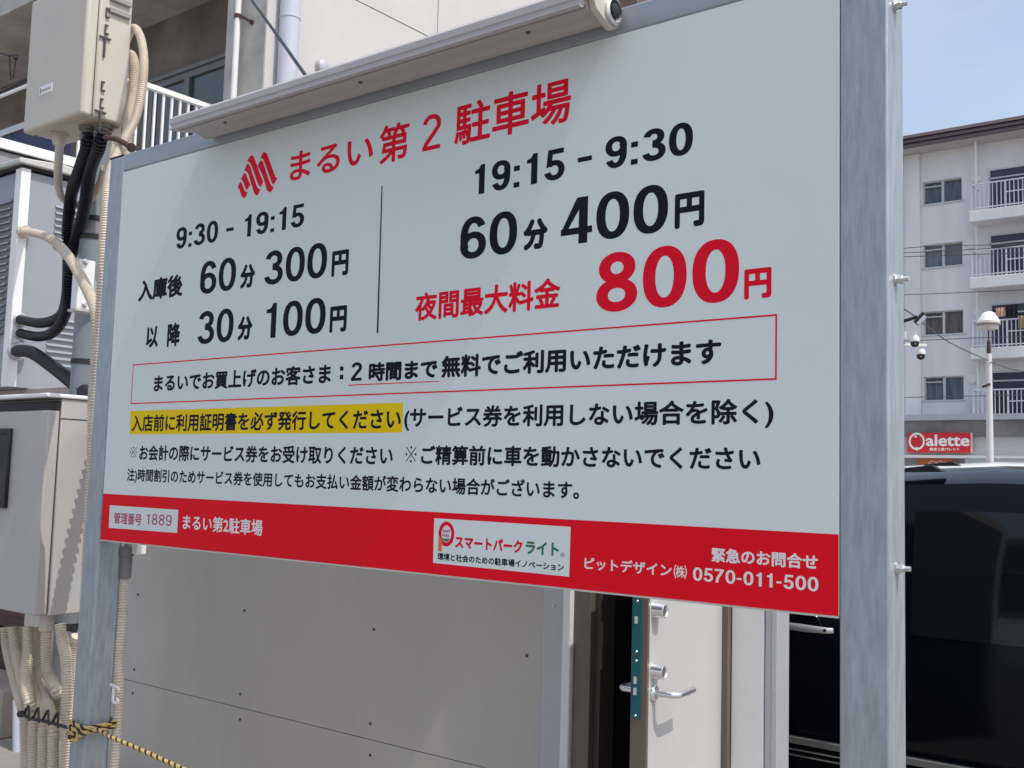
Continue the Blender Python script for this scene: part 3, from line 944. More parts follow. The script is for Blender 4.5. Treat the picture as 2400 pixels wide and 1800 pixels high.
# outdoor cubicle with louvres on the hut roof
QX, QY = -4.36, 1.22
cu = thing('power_cubicle', (QX - 0.4, QY + 0.3, 2.166), 'tall grey louvred power cubicle with white corner posts behind the black hoses', 'electrical cabinet')
QT = (-4.423,1.22,3.527)[2]
MB().box(QX - 0.9, QX - 0.022, QY + 0.022, QY + 0.47, 2.166, QT - 0.03).build('body', GREYSHADED, cu, bevel=0.003)
for x0, x1, y0, y1 in ((QX - 0.075, QX, QY, QY + 0.06), (QX - 0.03, QX, QY + 0.445, QY + 0.49), (QX - 0.92, QX - 0.845, QY, QY + 0.06)):
    MB().box(x0, x1, y0, y1, 2.166, QT - 0.02).build('corner_post', WHITEPAINT, cu, bevel=0.004)
MB().box(QX - 0.92, QX + 0.0, QY - 0.004, QY + 0.50, QT - 0.02, QT - 0.004).build('gasket', DARK, cu)
MB().prism_x([(QY - 0.03, QT), (QY + 0.52, QT), (QY + 0.52, QT + 0.03), (QY + 0.25, QT + 0.055), (QY - 0.03, QT + 0.03)], QX - 0.95, QX + 0.03).build('roof_cap', mat('pale_grey_cap', (0.50, 0.50, 0.48), 0.5), cu, bevel=0.006)
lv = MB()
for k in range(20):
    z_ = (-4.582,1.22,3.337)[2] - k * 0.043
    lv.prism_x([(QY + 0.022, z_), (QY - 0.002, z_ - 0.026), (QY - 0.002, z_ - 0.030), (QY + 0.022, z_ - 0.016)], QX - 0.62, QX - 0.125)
lv.build('louvres', GREYSHADED, cu, smooth=0)
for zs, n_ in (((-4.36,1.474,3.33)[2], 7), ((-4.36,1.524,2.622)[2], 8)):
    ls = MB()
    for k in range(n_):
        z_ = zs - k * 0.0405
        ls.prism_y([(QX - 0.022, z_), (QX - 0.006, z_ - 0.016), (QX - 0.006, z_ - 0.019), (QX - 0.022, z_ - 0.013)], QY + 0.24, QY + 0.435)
    ls.build('louvres', GREYSHADED, cu, smooth=0)
for p, r in (((-4.355,1.271,2.576), .03), ((-4.355,1.277,2.494), .03), ((-4.355,1.267,2.383), .042), ((-4.355,1.257,3.114), .032)):
    MB().lathe([(r * 1.35, -0.01), (r * 1.35, 0.012), (r * 1.15, 0.016), (r * 1.1, 0.035)], p, (1, 0, 0), 24).build('gland', ALUTRIM if r != .032 else CREAM, cu, smooth=40)

# ---------------------------------------------------------------- hoses and pipes
def hose(name, pts, r, material, label, pitch=0.0105, group=None, amp=.24):
    o = MB().tube(pts, r, 12, pitch=pitch, amp=amp).build(name, material, at=pts[0], smooth=50)
    return tag(o, label, 'hose' if pitch else 'pipe', group)


GB, GC = 'black corrugated hoses', 'cream corrugated hoses'
hose('corrugated_hose', [(-2.333,0.5,3.148), (-2.375,0.52,3.097), (-2.571,0.6,3.043), (-2.808,0.7,2.994), (-2.97,0.78,2.842), (-3.016,0.82,2.701), (-3.156,0.9,2.548), (-3.395,1,2.487), (-3.877,1.15,2.506), (-4.33,1.259,2.573)], 0.0235, BLACKHOSE, 'left of the two black hoses dropping from the pull box to the cubicle', group=GB, pitch=0.016, amp=.42)
hose('corrugated_hose', [(-2.223,0.5,3.139), (-2.277,0.52,3.08), (-2.479,0.6,3.029), (-2.687,0.7,2.903), (-2.841,0.76,2.807), (-2.937,0.79,2.719), (-2.966,0.8,2.616), (-3.112,0.88,2.487), (-3.433,1,2.414), (-3.89,1.15,2.429), (-4.33,1.265,2.491)], 0.0235, BLACKHOSE, 'right of the two black hoses dropping from the pull box to the cubicle', group=GB, pitch=0.016, amp=.42)
hose('corrugated_hose', [(-4.33,1.254,2.381), (-3.868,1.1,2.334), (-3.453,1,2.231), (-2.94,0.85,2.103), (-2.606,0.75,2.012), (-2.333,0.65,1.904), (-2.04,0.5,1.692), (-1.848,0.4,1.203), (-1.733,0.36,0.442)], 0.030, BLACKHOSE, 'thickest black corrugated hose slanting down from the cubicle to the sign post', pitch=0.024, amp=.4, group=GB)
hose('corrugated_hose', [(-4.33,1.245,3.108), (-3.776,1.05,2.988), (-3.03,0.75,2.799), (-2.495,0.55,2.608), (-2.12,0.42,2.424), (-1.903,0.34,2.299), (-1.887,0.34,2.188), (-1.917,0.36,2.024), (-1.948,0.38,1.892), (-1.932,0.4,1.359), (-1.884,0.38,0.88), (-1.831,0.36,0.421)], 0.021, CREAMHOSE, 'cream hose curving from the cubicle down beside the sign post', group=GC)
hose('corrugated_hose', [(-2.529,0.74,3.583), (-2.45,0.72,3.67), (-2.333,0.68,3.686), (-2.175,0.62,3.59), (-2.037,0.56,3.44), (-1.937,0.5,3.278), (-1.891,0.45,3.119), (-1.832,0.36,2.968), (-1.688,0.24,2.82), (-1.574,0.16,2.679), (-1.506,0.12,2.444), (-1.5,0.12,2.2), (-1.503,0.12,1.989), (-1.493,0.12,1.692), (-1.486,0.12,1.399), (-1.474,0.12,1.112), (-1.459,0.12,0.76), (-1.439,0.12,0.418)], 0.0165, CREAMHOSE, 'cream hose bulging out behind the pull box and running down the sign post', group=GC)
hose('corrugated_hose', [(-2.486,0.74,3.511), (-2.417,0.72,3.591), (-2.341,0.7,3.527), (-2.267,0.66,3.36), (-2.188,0.6,3.2), (-2.114,0.55,3.069), (-2.028,0.5,2.895), (-2.03,0.5,2.715)], 0.021, CREAMHOSE, 'inner cream hose close behind the right side of the pull box', group=GC)
hose('corrugated_hose', [(-2.331,0.62,3.233), (-2.246,0.58,3.12), (-2.114,0.5,2.982), (-2.051,0.46,2.835), (-2.008,0.44,2.628)], 0.021, CREAMHOSE, 'short cream hose under the pull box just left of the cable strap', group=GC)
hose('bent_pipe', [(-2.582,0.5,3.217), (-2.573,0.5,3.113), (-2.755,0.6,3.032), (-2.929,0.72,3), (-2.899,0.78,2.971), (-2.697,0.74,2.971), (-2.557,0.7,3.006), (-2.459,0.66,3.051)], 0.019, CREAMSMOOTH, 'smooth beige pipe looping in a U below the pull box', pitch=None)
# strap round the hoses under the box
q = MB()
q.tube([(-1.951,0.36,3.021), (-1.841,0.34,2.989), (-1.761,0.33,2.955), (-1.718,0.33,2.932)], 0.011, 10)
q.lathe([(0.018, -0.016), (0.018, 0.016)], (-1.712,0.33,2.929), (0.5, -0.3, -0.2), 16)
tag(q.build('cable_strap', RUST, at=(-1.816,0.34,2.977)), 'dark strap tying the cream hoses under the pull box', 'strap')
# hoses under the meter cabinet
hose('corrugated_hose', [(-2.859,0.55,0.969), (-2.823,0.55,0.879), (-2.622,0.5,0.745), (-2.475,0.46,0.669), (-2.447,0.46,0.565), (-2.41,0.46,0.347)], 0.0225, CREAMHOSE, 'first cream hose from the left edge below the meter cabinet', group=GC)
hose('corrugated_hose', [(-2.694,0.5,0.991), (-2.649,0.5,0.886), (-2.501,0.47,0.766), (-2.362,0.44,0.682), (-2.345,0.44,0.585), (-2.313,0.44,0.371)], 0.0225, CREAMHOSE, 'second cream hose from the left below the meter cabinet', group=GC)
hose('corrugated_hose', [(-2.826,0.6,0.968), (-2.783,0.6,0.878), (-2.564,0.52,0.786), (-2.39,0.47,0.729), (-2.278,0.44,0.665), (-2.267,0.44,0.582), (-2.247,0.44,0.384)], 0.0225, CREAMHOSE, 'third cream hose from the left below the meter cabinet', group=GC)
hose('corrugated_hose', [(-2.525,0.48,1.011), (-2.492,0.47,0.909), (-2.442,0.44,0.813), (-2.357,0.42,0.724), (-2.463,0.52,0.623), (-2.516,0.56,0.501), (-2.49,0.56,0.311)], 0.0225, CREAMHOSE, 'fourth cream hose below the meter cabinet, bowing left then right', group=GC)
hose('corrugated_hose', [(-2.684,0.6,0.983), (-2.66,0.6,0.856), (-2.532,0.55,0.769), (-2.332,0.48,0.719), (-2.204,0.44,0.66), (-2.187,0.44,0.579), (-2.17,0.44,0.399)], 0.0225, CREAMHOSE, 'fifth cream hose below the meter cabinet near its front corner', group=GC)
hose('corrugated_hose', [(-2.411,0.5,1.018), (-2.402,0.5,0.916), (-2.373,0.5,0.832), (-2.309,0.5,0.78), (-2.359,0.55,0.731), (-2.451,0.6,0.63), (-2.411,0.6,0.318)], 0.0225, CREAMHOSE, 'cream hose from the wide collar bowing right under the meter cabinet', group=GC)
hose('corrugated_hose', [(-2.305,0.5,1.046), (-2.28,0.5,0.983), (-2.207,0.48,0.925), (-2.15,0.46,0.833), (-2.127,0.45,0.737), (-2.119,0.45,0.622), (-2.099,0.45,0.411)], 0.0225, CREAMHOSE, 'rightmost cream hose below the meter cabinet along the left sign post', group=GC)
hose('corrugated_hose', [(-2.251,0.55,0.999), (-2.277,0.55,0.943), (-2.289,0.55,0.872), (-2.276,0.55,0.769), (-2.255,0.55,0.651), (-2.214,0.55,0.368)], 0.0225, CREAMHOSE, 'cream hose half hidden behind the left sign post below the meter cabinet', group=GC)
q = MB()
q.lathe([(0.027, -0.02), (0.031, -0.016), (0.031, 0.05)], (-2.412,0.5,1.025), (0, 0, 1), 18)
tag(q.build('hose_connector', CREAM, at=(-2.412,0.5,1.025), smooth=40), 'wide cream connector collar under the meter cabinet', 'connector')
# black cable ties across the hoses
tie = MB()
pts = [(-2.382,0.4,0.683), (-2.287,0.39,0.681), (-2.201,0.385,0.689), (-2.117,0.38,0.693), (-2.038,0.375,0.697), (-1.961,0.37,0.7)]
tie.tube(pts, 0.007, 8)
tie.lathe([(0.013, -0.012), (0.013, 0.012)], pts[0], (0.3, -1, 0.2), 12)
for k in range(4):
    a, b = Vector(pts[k]), Vector(pts[k + 1])
    tie.tube([tuple(a.lerp(b, .2) + Vector((0, -.002, 0))), tuple(a.lerp(b, 0.75) + Vector((0, -.004, 0.045)))], 0.0055, 8, curve=False)
    tie.tube([tuple(b + Vector((-.005, -.003, -0.01))), tuple(a.lerp(b, 0.8) + Vector((0, -.004, 0.05)))], 0.0045, 8, curve=False)
tag(tie.build('cable_tie', BLACK, at=pts[0]), 'zigzag of black cable ties binding the cream hoses by the rope', 'cable tie')
q = MB().obox((-2.213,0.5,1.034), (1, 0, 0), (0, 1, 0), (0, 0, 1), 0.035, 0.004, 0.011)
tag(q.build('cable_tie', BLACK, at=(-2.213,0.5,1.034), bevel=0.002), 'single short black tie beside the post under the meter cabinet', 'cable tie')
# hose, coupling, clip and white box on the back of the sign beside the left post
hose('corrugated_hose', [(-1.219,0.1,1.369), (-1.224,0.1,1.307), (-1.223,0.1,1.183), (-1.228,0.1,1.087), (-1.217,0.1,1.015), (-1.219,0.105,0.939), (-1.213,0.1,0.793), (-1.213,0.1,0.66)], 0.0145, CREAMHOSE, 'cream hose hanging alone on the right of the left sign post', pitch=0.009, group=GC)
q = MB()
q.lathe([(0.021, -0.05), (0.021, 0.02), (0.025, 0.022), (0.025, 0.05)], (-1.219,0.1,1.392), (0, 0, 1), 18)
tag(q.build('hose_connector', mat('grey_coupling', (0.17, 0.165, 0.16), 0.5), at=(-1.219,0.1,1.392), smooth=40), 'dark grey coupling under the white box behind the sign', 'connector')
jb2 = thing('switch_box', (-1.271,0.14,1.426), 'small white box just under the red band behind the left sign post', 'electrical box')
e0, e1 = (-1.242,0.105,1.422), (-1.179,0.105,1.427)
MB().box(e0[0], e1[0], 0.105, 0.135, e0[2], e0[2] + 0.12).build('body', WHITEPAINT, jb2, bevel=0.003)
MB().box(e1[0] + 0.003, e1[0] + 0.019, 0.103, 0.137, e0[2] - 0.002, e0[2] + 0.12).build('lid', WHITEPAINT, jb2, bevel=0.003)
q = MB()
c_ = Vector((-1.192,0.085,0.982))
q.bar(c_ + Vector((0.0, -0.02, 0.024)), c_ + Vector((0.03, -0.02, 0.022)), 0.006, 0.006)
q.bar(c_ + Vector((0.004, -0.02, 0.022)), c_ + Vector((0.004, -0.02, -0.026)), 0.007, 0.006)
q.bar(c_ + Vector((0.004, -0.02, -0.026)), c_ + Vector((0.028, -0.02, -0.028)), 0.006, 0.006)
q.bar(c_ + Vector((-0.014, -0.02, 0.026)), c_ + Vector((0.0, -0.02, 0.024)), 0.006, 0.006)
q.tube([c_ + Vector((0.028, -0.02, 0.022)), c_ + Vector((0.036, -0.02, 0.016)), c_ + Vector((0.032, -0.02, 0.010))], 0.003, 8)
q.tube([c_ + Vector((0.028, -0.02, -0.028)), c_ + Vector((0.034, -0.02, -0.020)), c_ + Vector((0.028, -0.02, -0.014))], 0.004, 8)
tag(q.build('hose_clip', WHITEPAINT, at=tuple(c_), bevel=0.001), 'white C shaped clip holding the hose on the left sign post', 'clip')

# ---------------------------------------------------------------- old concrete building, left behind
cbd = thing('concrete_building', (-10, 7.2, 0), 'weathered concrete flats with a white side wall and railed balcony behind the sign', 'building')
BX = -8.23
wb_ = MB()
for y0, y1 in ((6.0, 9.022), (9.038, 11.5)):
    for z0, z1 in ((0, 4.9), (4.915, 7.967), (7.985, 11.0), (11.015, 14.0)):
        wb_.box(BX - 0.10, BX, y0, y1, z0, z1)
wb_.box(BX - 0.16, BX - 0.05, 11.5, 13.6, 0, 14)
wb_.build('side_wall', STUCCO, cbd, smooth=0)
MB().box(BX - 0.2, BX - 0.101, 6.2, 13.5, 0, 14).build('wall', DARK, cbd, smooth=0)
MB().box((-9.024,6,7.078)[0], BX - 0.002, 5.99, 7.3, 0, 14).build('pier', CONC, cbd, bevel=0.015)
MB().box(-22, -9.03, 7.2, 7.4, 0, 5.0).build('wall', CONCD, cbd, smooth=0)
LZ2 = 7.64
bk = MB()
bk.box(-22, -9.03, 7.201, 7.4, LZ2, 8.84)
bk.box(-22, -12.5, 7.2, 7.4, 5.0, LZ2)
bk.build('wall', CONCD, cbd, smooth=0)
fr2 = MB()
fr2.box(-12.5, -9.05, 7.16, 7.25, LZ2 - 0.10, LZ2 - 0.002)
fr2.box(-12.5, -9.05, 7.12, 7.25, LZ2 + 0.002, LZ2 + 0.06)
fr2.box(-11.60, -11.48, 7.15, 7.25, 5.02, LZ2 - 0.10)
fr2.box(-12.5, -12.42, 7.15, 7.25, 5.02, LZ2 - 0.10)
fr2.box(-10.4, -10.33, 7.15, 7.25, 5.02, LZ2 - 0.10)
wfr = fr2.build('window_frame', mat('weathered_sash', (0.22, 0.22, 0.22), 0.5, metal=0.3), cbd)
for x0, x1 in ((-12.42, -11.60), (-11.48, -10.4), (-10.33, -9.05)):
    MB().box(x0, x1, 7.20, 7.22, 5.02, LZ2 - 0.10).build('pane', GLASS, wfr)
slab = MB()
slab.box(-22, -9.03, 5.70, 7.2, 8.635, 8.85)
slab.box(-22, -8.9, 5.62, 5.70, 8.62, 9.9)
slab.build('upper_balcony', CONC, cbd, bevel=0.01)
bs = MB()
bs.box(-22, -8.95, 4.05, 7.2, 4.82, 5.0)
bs.build('balcony_slab', CONC, cbd, bevel=0.01)
rl = MB()
zt1 = 6.17
rl.bar((-9.0, 4.1, zt1), (-9.0, 5.96, zt1), 0.07, 0.06)
rl.bar((-22, 4.1, zt1), (-9.0, 4.1, zt1), 0.03, 0.03)
for k in range(17):
    y = 4.12 + k * 0.114
    rl.bar((-9.0, y, 5.0), (-9.0, y, zt1), 0.025)
rl.build('railing', WHITEPAINT, cbd)
MB().box(-22, -9.06, 4.07, 4.085, 5.02, 5.62).build('balcony_sheet', NAVY, cbd)
MB().box(-22, -9.04, 4.05, 4.10, 5.625, 5.70).build('balcony_rail', ALUTRIM, cbd)
cn_ = MB()
cn_.box(-7.85, -7.6, 1.0, 5.9, 4.565, 4.66)
cno = cn_.build('canopy', WHITEPAINT, cbd, bevel=0.006)
MB().box(-7.83, -7.625, 1.0, 5.9, 4.555, 4.5645).build('gasket', DARK, cno)
MB().box(-8.6, -7.64, 1.02, 5.9, 4.42, 4.5545).build('gutter', mat('grey_gutter', (0.30, 0.29, 0.31), 0.6), cno, bevel=0.01)
MB().box(-9.2, -7.72, 2.0, 5.9, 0, 4.42).build('lower_wall', mat('cream_render', (0.66, 0.63, 0.56), 0.8, var=0.08), cbd)
dpx = (-8.1,6.243,6.942)
dp = MB().tube([(-8.10, dpx[1], 0), (-8.10, dpx[1], 14)], 0.125, 24, curve=False)
for z_ in (3.6, 6.0, 7.25, 9.8, 12):
    dp.lathe([(0.131, -0.015), (0.134, 0), (0.131, 0.015)], (-8.10, dpx[1], z_), (0, 0, 1), 24)
dp.build('drain_pipe', LILAC, cbd, smooth=40, label='thick lilac grey drain pipe on the white side wall')
tp = (-8.678,5.9,6.96)
MB().tube([(tp[0], 5.9, 0), (tp[0], 5.9, 14)], 0.038, 16, curve=False).build('drain_pipe', WHITEPAINT, cbd, label='thin white drain pipe on the concrete pier')
q = MB()
bz = (-8.705,5.9,7.294)[2]
q.lathe([(0.046, -0.025), (0.046, 0.025)], (tp[0], 5.9, bz), (0, 0, 1), 18)
q.bar((tp[0] + 0.04, 5.9, bz), (tp[0] + 0.17, 5.97, bz - 0.08), 0.03)
q.lathe([(0.03, 0), (0.03, 0.02)], (tp[0] + 0.18, 5.985, bz - 0.09), (0, -1, 0), 14)
q.build('pipe_bracket', RUST, cbd)
vh = (-8.23,6.88,6.869)
q = MB()
q.lathe([(0.10, 0), (0.10, 0.03), (0.085, 0.07), (0.04, 0.09)], (BX, vh[1], vh[2]), (1, 0, 0), 20)
q.build('vent_hood', ALUTRIM, cbd, smooth=40)
MB().box(BX - 0.12, BX + 0.5, (-8.23,13.537,10.319)[1] + 0.1, (-8.23,13.537,10.319)[1] + 1.2, 9.3, 12).build('tiled_bay', mat('brown_tiles', (0.13, 0.095, 0.085), 0.7, var=0.3, scale=6), cbd)
# hanger and laundry pole on the balcony
hg = MB()
h0 = (-13.226,5.3,7.643)
h1 = (-13.019,5.3,7.588)
hb_ = (-13.109,5.3,7.258)
hg.tube([(-13.943,5.3,7.954), (-13.521,5.3,7.75), h0, h1], 0.014, 8, curve=False)
hg.lathe([(0.035, -0.03), (0.035, 0.03)], (-13.03,5.3,7.578), (0, 0, 1), 10)
hg.tube([h0, (hb_[0] - 0.03, 5.3, hb_[2])], 0.012, 8, curve=False)
hg.tube([h1, (hb_[0] + 0.03, 5.3, hb_[2])], 0.012, 8, curve=False)
hg.tube([(-13.817,5.3,7.11), (-12.716,5.3,7.161), (-11.77,5.3,7.186)], 0.022, 8, curve=False)
hgo = hg.build('laundry_rack', mat('dark_iron', (0.03, 0.025, 0.025), 0.6), at=h0)
tag(hgo, 'dark hanging laundry bracket with pole on the old balcony at upper left', 'laundry rack')

# dark cable from the flats down behind the lamp bar
cbx = MB().tube([(-6.1,4,6.279), (-5.361,3.6,5.743), (-4.209,3,4.911), (-3.294,2.5,4.262), (-2.682,2.2,3.814)], 0.012, 8)
tag(cbx.build('overhead_cable', mat('dark_blue_cable', (0.012, 0.02, 0.04), 0.5), at=(-5.361,3.6,5.743)), 'dark blue cable slanting down behind the lamp bar on the sign', 'cable')

# ---------------------------------------------------------------- apartment block, right background
AY = 44.6
ap = thing('apartment_block', (-6, AY, 0), 'five storey pale apartment block with brown eaves and railed balconies', 'building')
win_rows = [14.57, 11.79, 8.87, 6.06]
wallb = MB()
xs_win = ((-15.6, -14.0), (-12.27, -10.64), (-9.54, -5.9), (-3.2, 0.4), (2.5, 4.2))
AX0, AX1 = -17.5, 9.0
prev = 4.9
rows = []
for zc in sorted(win_rows):
    rows.append((zc - 0.52, zc + 0.50))
zlev = [4.9] + [v for r in rows for v in r] + [16.355]
for i in range(len(zlev) - 1):
    z0, z1 = zlev[i], zlev[i + 1]
    if i % 2 == 0:
        wallb.box(AX0, AX1, AY, AY + 8, z0, z1)
    else:
        x = AX0
        for a, b in xs_win:
            wallb.box(x, a, AY, AY + 8, z0, z1)
            wallb.box(a, b, AY + 0.25, AY + 8, z0, z1)
            x = b
        wallb.box(x, AX1, AY, AY + 8, z0, z1)
wallb.build('wall', APT, ap, smooth=0)
MB().box(-13.03, -12.36, AY - 0.14, AY - 0.003, 4.9, 16.355).build('pilaster', APT, ap, bevel=0.02)
MB().box(-17.4, -13.4, AY - 0.14, AY - 0.003, 4.9, 16.355).build('pilaster', APT, ap, bevel=0.02)
rfm = MB()
rfm.box(AX0 - 1, AX1 + 1, AY - 0.97, AY + 8.9, 16.36, 16.438)
rfm.build('soffit', APTSOF, ap)
rb = MB()
rb.box(AX0 - 1.0, AX1 + 1.0, AY - 0.98, AY + 9, 16.44, 16.94)
for k in range(3):
    z_ = 16.40 + k * 0.195
    rb.prism_x([(AY - 1.12, z_), (AY - 1.05, z_ + 0.155), (AY - 0.985, z_ + 0.155), (AY - 0.985, z_)], AX0 - 1.02, AX1 + 1.02)
rb.build('roof', FASCIA, ap, smooth=0)
CURT = [CURTAIN, mat('dull_brown_curtain', (0.15, 0.13, 0.13), 0.8, var=0.6, scale=3.0, stretch=(6, 1, 0.3)), mat('blue_grey_curtain', (0.12, 0.15, 0.18), 0.7, var=0.5, scale=2.0, stretch=(4, 1, 0.5))]
for zc in win_rows:
    for a, b in xs_win[:2] + xs_win[4:]:
        f_ = MB()
        z0, z1 = zc - 0.52, zc + 0.50
        f_.box(a, b, AY + 0.10, AY + 0.2, z1 - 0.05, z1)
        f_.box(a - 0.05, b + 0.05, AY - 0.05, AY + 0.2, z0 - 0.045, z0 + 0.02)
        for x in (a, b - 0.05):
            f_.box(x, x + 0.05, AY + 0.10, AY + 0.2, z0 + 0.02, z1 - 0.05)
        mxx = (a + b) / 2
        f_.box(mxx - 0.05, mxx + 0.05, AY + 0.08, AY + 0.2, z0 + 0.02, z1 - 0.05)
        f_.box(a + 0.05, mxx - 0.05, AY + 0.10, AY + 0.2, z1 - 0.25, z1 - 0.20)
        wo_ = f_.build('window', SASH, ap)
        MB().box(a + 0.05, b - 0.05, AY + 0.2, AY + 0.22, z0 + 0.02, z1 - 0.05).build('pane', CURT[int(zc * 7 + a * 3) % 3], wo_)
for fi, zc in enumerate(win_rows):
    zt = zc + 0.62
    zf = zc - 1.32
    for a, b in xs_win[2:4]:
        f_ = MB()
        f_.box(a, b, AY - 0.05, AY + 0.02, zt - 0.06, zt)
        n_ = 2
        for k in range(n_ + 1):
            x = a + (b - a) * k / n_
            f_.box(x - 0.04, x + 0.04, AY - 0.05, AY + 0.02, zf + 0.05, zt - 0.06)
        f_.box(a, a + (b - a) / 2, AY - 0.05, AY + 0.02, zt - 0.42, zt - 0.36)
        wo_ = f_.build('balcony_door', SASH, ap)
        MB().box(a, b, AY - 0.02, AY - 0.008, zf + 0.05, zt - 0.06).build('pane', INDIGO, wo_)
    for a, b in ((-10.07, -5.0), (-4.2, 1.2)):
        s_ = MB()
        s_.box(a, b, AY - 1.15, AY - 0.004, zf - 0.46, zf)
        so = s_.build('balcony_slab', APT, ap, bevel=0.02)
        r_ = MB()
        zr = zf + 1.12
        yy = AY - 1.10
        r_.box(a + 0.1, b - 0.1, yy - 0.03, yy + 0.03, zr - 0.05, zr)
        r_.box(a + 0.1, b - 0.1, yy - 0.02, yy + 0.02, zf + 0.07, zf + 0.12)
        r_.box(a + 1.4, b - 0.1, yy - 0.02, yy + 0.02, zf + 0.60, zf + 0.64)
        r_.box(a + 0.07, a + 0.13, yy, AY - 0.06, zr - 0.05, zr)
        n_ = int((b - a) / 0.165)
        for k in range(n_ + 1):
            x = a + 0.1 + (b - a - 0.2) * k / n_
            ww = 0.035 if k % 8 == 0 else 0.016
            r_.box(x - ww, x + ww, yy - 0.015, yy + 0.015, zf, zr - 0.05)
        for k in range(6):
            y = yy + (1.04) * (k + 1) / 7
            r_.box(a + 0.085, a + 0.115, y - 0.015, y + 0.015, zf, zr - 0.05)
        r_.build('railing', mat('lilac_white_railing', (0.66, 0.65, 0.72), 0.5), so, smooth=0)
    q = MB()
    q.lathe([(0.2, 0), (0.2, 0.05), (0.15, 0.1)], (-10.05 if fi % 2 == 0 else -10.3, AY, zc + 0.33), (0, -1, 0), 20)
    q.build('round_vent', WHITEPAINT, ap, smooth=40)
MB().tube([(-9.95, AY - 0.5, 4.9), (-9.95, AY - 0.5, 16.35)], 0.055, 12, curve=False).build('drain_pipe', WHITEPAINT, ap)
# shop front at the foot of the block
sf = MB()
sf.box(AX0, AX1, AY - 1.3, AY - 0.003, 4.62, 4.86)
sf.build('shop_eaves', mat('grey_shop_eaves', (0.42, 0.42, 0.46), 0.6), ap)
MB().box(AX0, AX1, AY - 1.2, AY - 0.003, 3.96, 4.615).build('stone_band', TILE, ap)
MB().box(AX0, AX1, AY - 1.1, AY - 0.003, 0, 3.955).build('shop_wall', SHOPWALL, ap)
MB().box(-15, -7.2, AY - 2.0, AY - 1.1, 3.05, 3.16).build('awning', WHITEPAINT, ap)
MB().box(-10.1, -7.3, AY - 1.95, AY - 1.15, 2.2, 3.049).build('shop_window', SASH, ap)
sg = thing('shop_sign', (-11.6, AY - 1.3, 3.3), 'red shop sign with white lettering on the apartment block front', 'sign')
YS = AY - 1.32
x0, z1 = (-12.483,43.28,4.094)[0], (-12.483,43.28,4.094)[2]
x1, z0 = (-10.052,43.28,3.291)[0], (-10.052,43.28,3.291)[2]
x0 -= 0.08
MB().box(x0, x1, YS, AY - 1.2, z0, z1).build('board', mat('shop_sign_red', (0.55, 0.015, 0.02), 0.5), sg)
MB().box(x1, x1 + 0.05, YS - 0.005, AY - 1.2, z0, z1).build('edge_trim', mat('pink_edge', (0.62, 0.40, 0.38), 0.5), sg)
HH = z1 - z0
WS = x1 - x0
mb = MB()
v, f = stroke(arc(x0 + WS * .155, z0 + HH * .57, WS * .115, HH * .40, -78, 262, 40), WS * .016)
mb.v = [(a, YS - 0.01, b) for a, b in v]
mb.f = list(f)
i0 = len(mb.v)
mb.v += [(x0 + WS * .125, YS - 0.011, z0 + HH * .17), (x0 + WS * .165, YS - 0.011, z0 + HH * .06), (x0 + WS * .18, YS - 0.011, z0 + HH * .26), (x0 + WS * .15, YS - 0.011, z0 + HH * .28)]
mb.f.append((i0, i0 + 1, i0 + 2, i0 + 3))
v, f = stroke(arc(x0 + WS * .135, z0 + HH * .82, WS * .015, HH * .04, 0, 360, 12), WS * .008)
i0 = len(mb.v)
mb.v += [(a, YS - 0.010, b) for a, b in v]
mb.f += [tuple(i0 + q_ for q_ in p) for p in f]
mb.build('lettering', WHITEINK, sg, smooth=0)
place(TX('alette', .028), (x0 + WS * .30, z0 + HH * .32, x0 + WS * .985, z0 + HH * .92), WHITEINK, sg, YS - 0.008)
place(TX('軽食工房パレット', .03), (x0 + WS * .36, z0 + HH * .09, x0 + WS * .83, z0 + HH * .25), WHITEINK, sg, YS - 0.008)
ob = thing('banner', (-11.8, AY - 1.4, 2.9), 'orange banner strip with pale scribble under the red shop sign', 'banner')
ox0, ox1 = (-12.08,43.2,3.063)[0], (-10.727,43.2,2.834)[0]
MB().box(ox0, ox1, AY - 1.4, AY - 1.37, 2.3, 3.04).build('board', mat('orange_banner', (0.68, 0.16, 0.05), 0.6), ob)
mb = MB()
for ph_ in (0, math.pi):
    v, f = stroke([(ox0 + (ox1 - ox0) * (.3 + .5 * t / 20), 2.86 + 0.08 * math.sin(t / 20 * 7 + ph_)) for t in range(21)], 0.02)
    i0 = len(mb.v)
    mb.v += [(a, AY - 1.41 - 0.002 * ph_, b) for a, b in v]
    mb.f += [tuple(i0 + q_ for q_ in p) for p in f]
mb.build('scribble', WHITEINK, ob, smooth=0)
# laundry on the third floor balcony
YL = AY - 1.2
def cloth(name, p0, p1, material, label, cat):
    """a hanging cloth with soft vertical folds, two faces 2 cm apart"""
    mb = MB()
    n = 14
    for s_ in (0, 1):
        for i in range(n + 1):
            t = i / n
            x = p0[0] + (p1[0] - p0[0]) * t
            y = YL + 0.03 * math.sin(t * 17) + 0.02 * s_
            mb.v += [(x, y, p0[2]), (x + 0.02 * math.sin(t * 9), y, p1[2])]
    k = 2 * (n + 1)
    for i in range(n):
        a = 2 * i
        mb.f += [(a, a + 1, a + 3, a + 2), (k + a, k + a + 2, k + a + 3, k + a + 1), (a, a + 2, k + a + 2, k + a), (a + 1, k + a + 1, k + a + 3, a + 3)]
    tag(mb.build(name, material, at=tuple(p0)), label, cat)


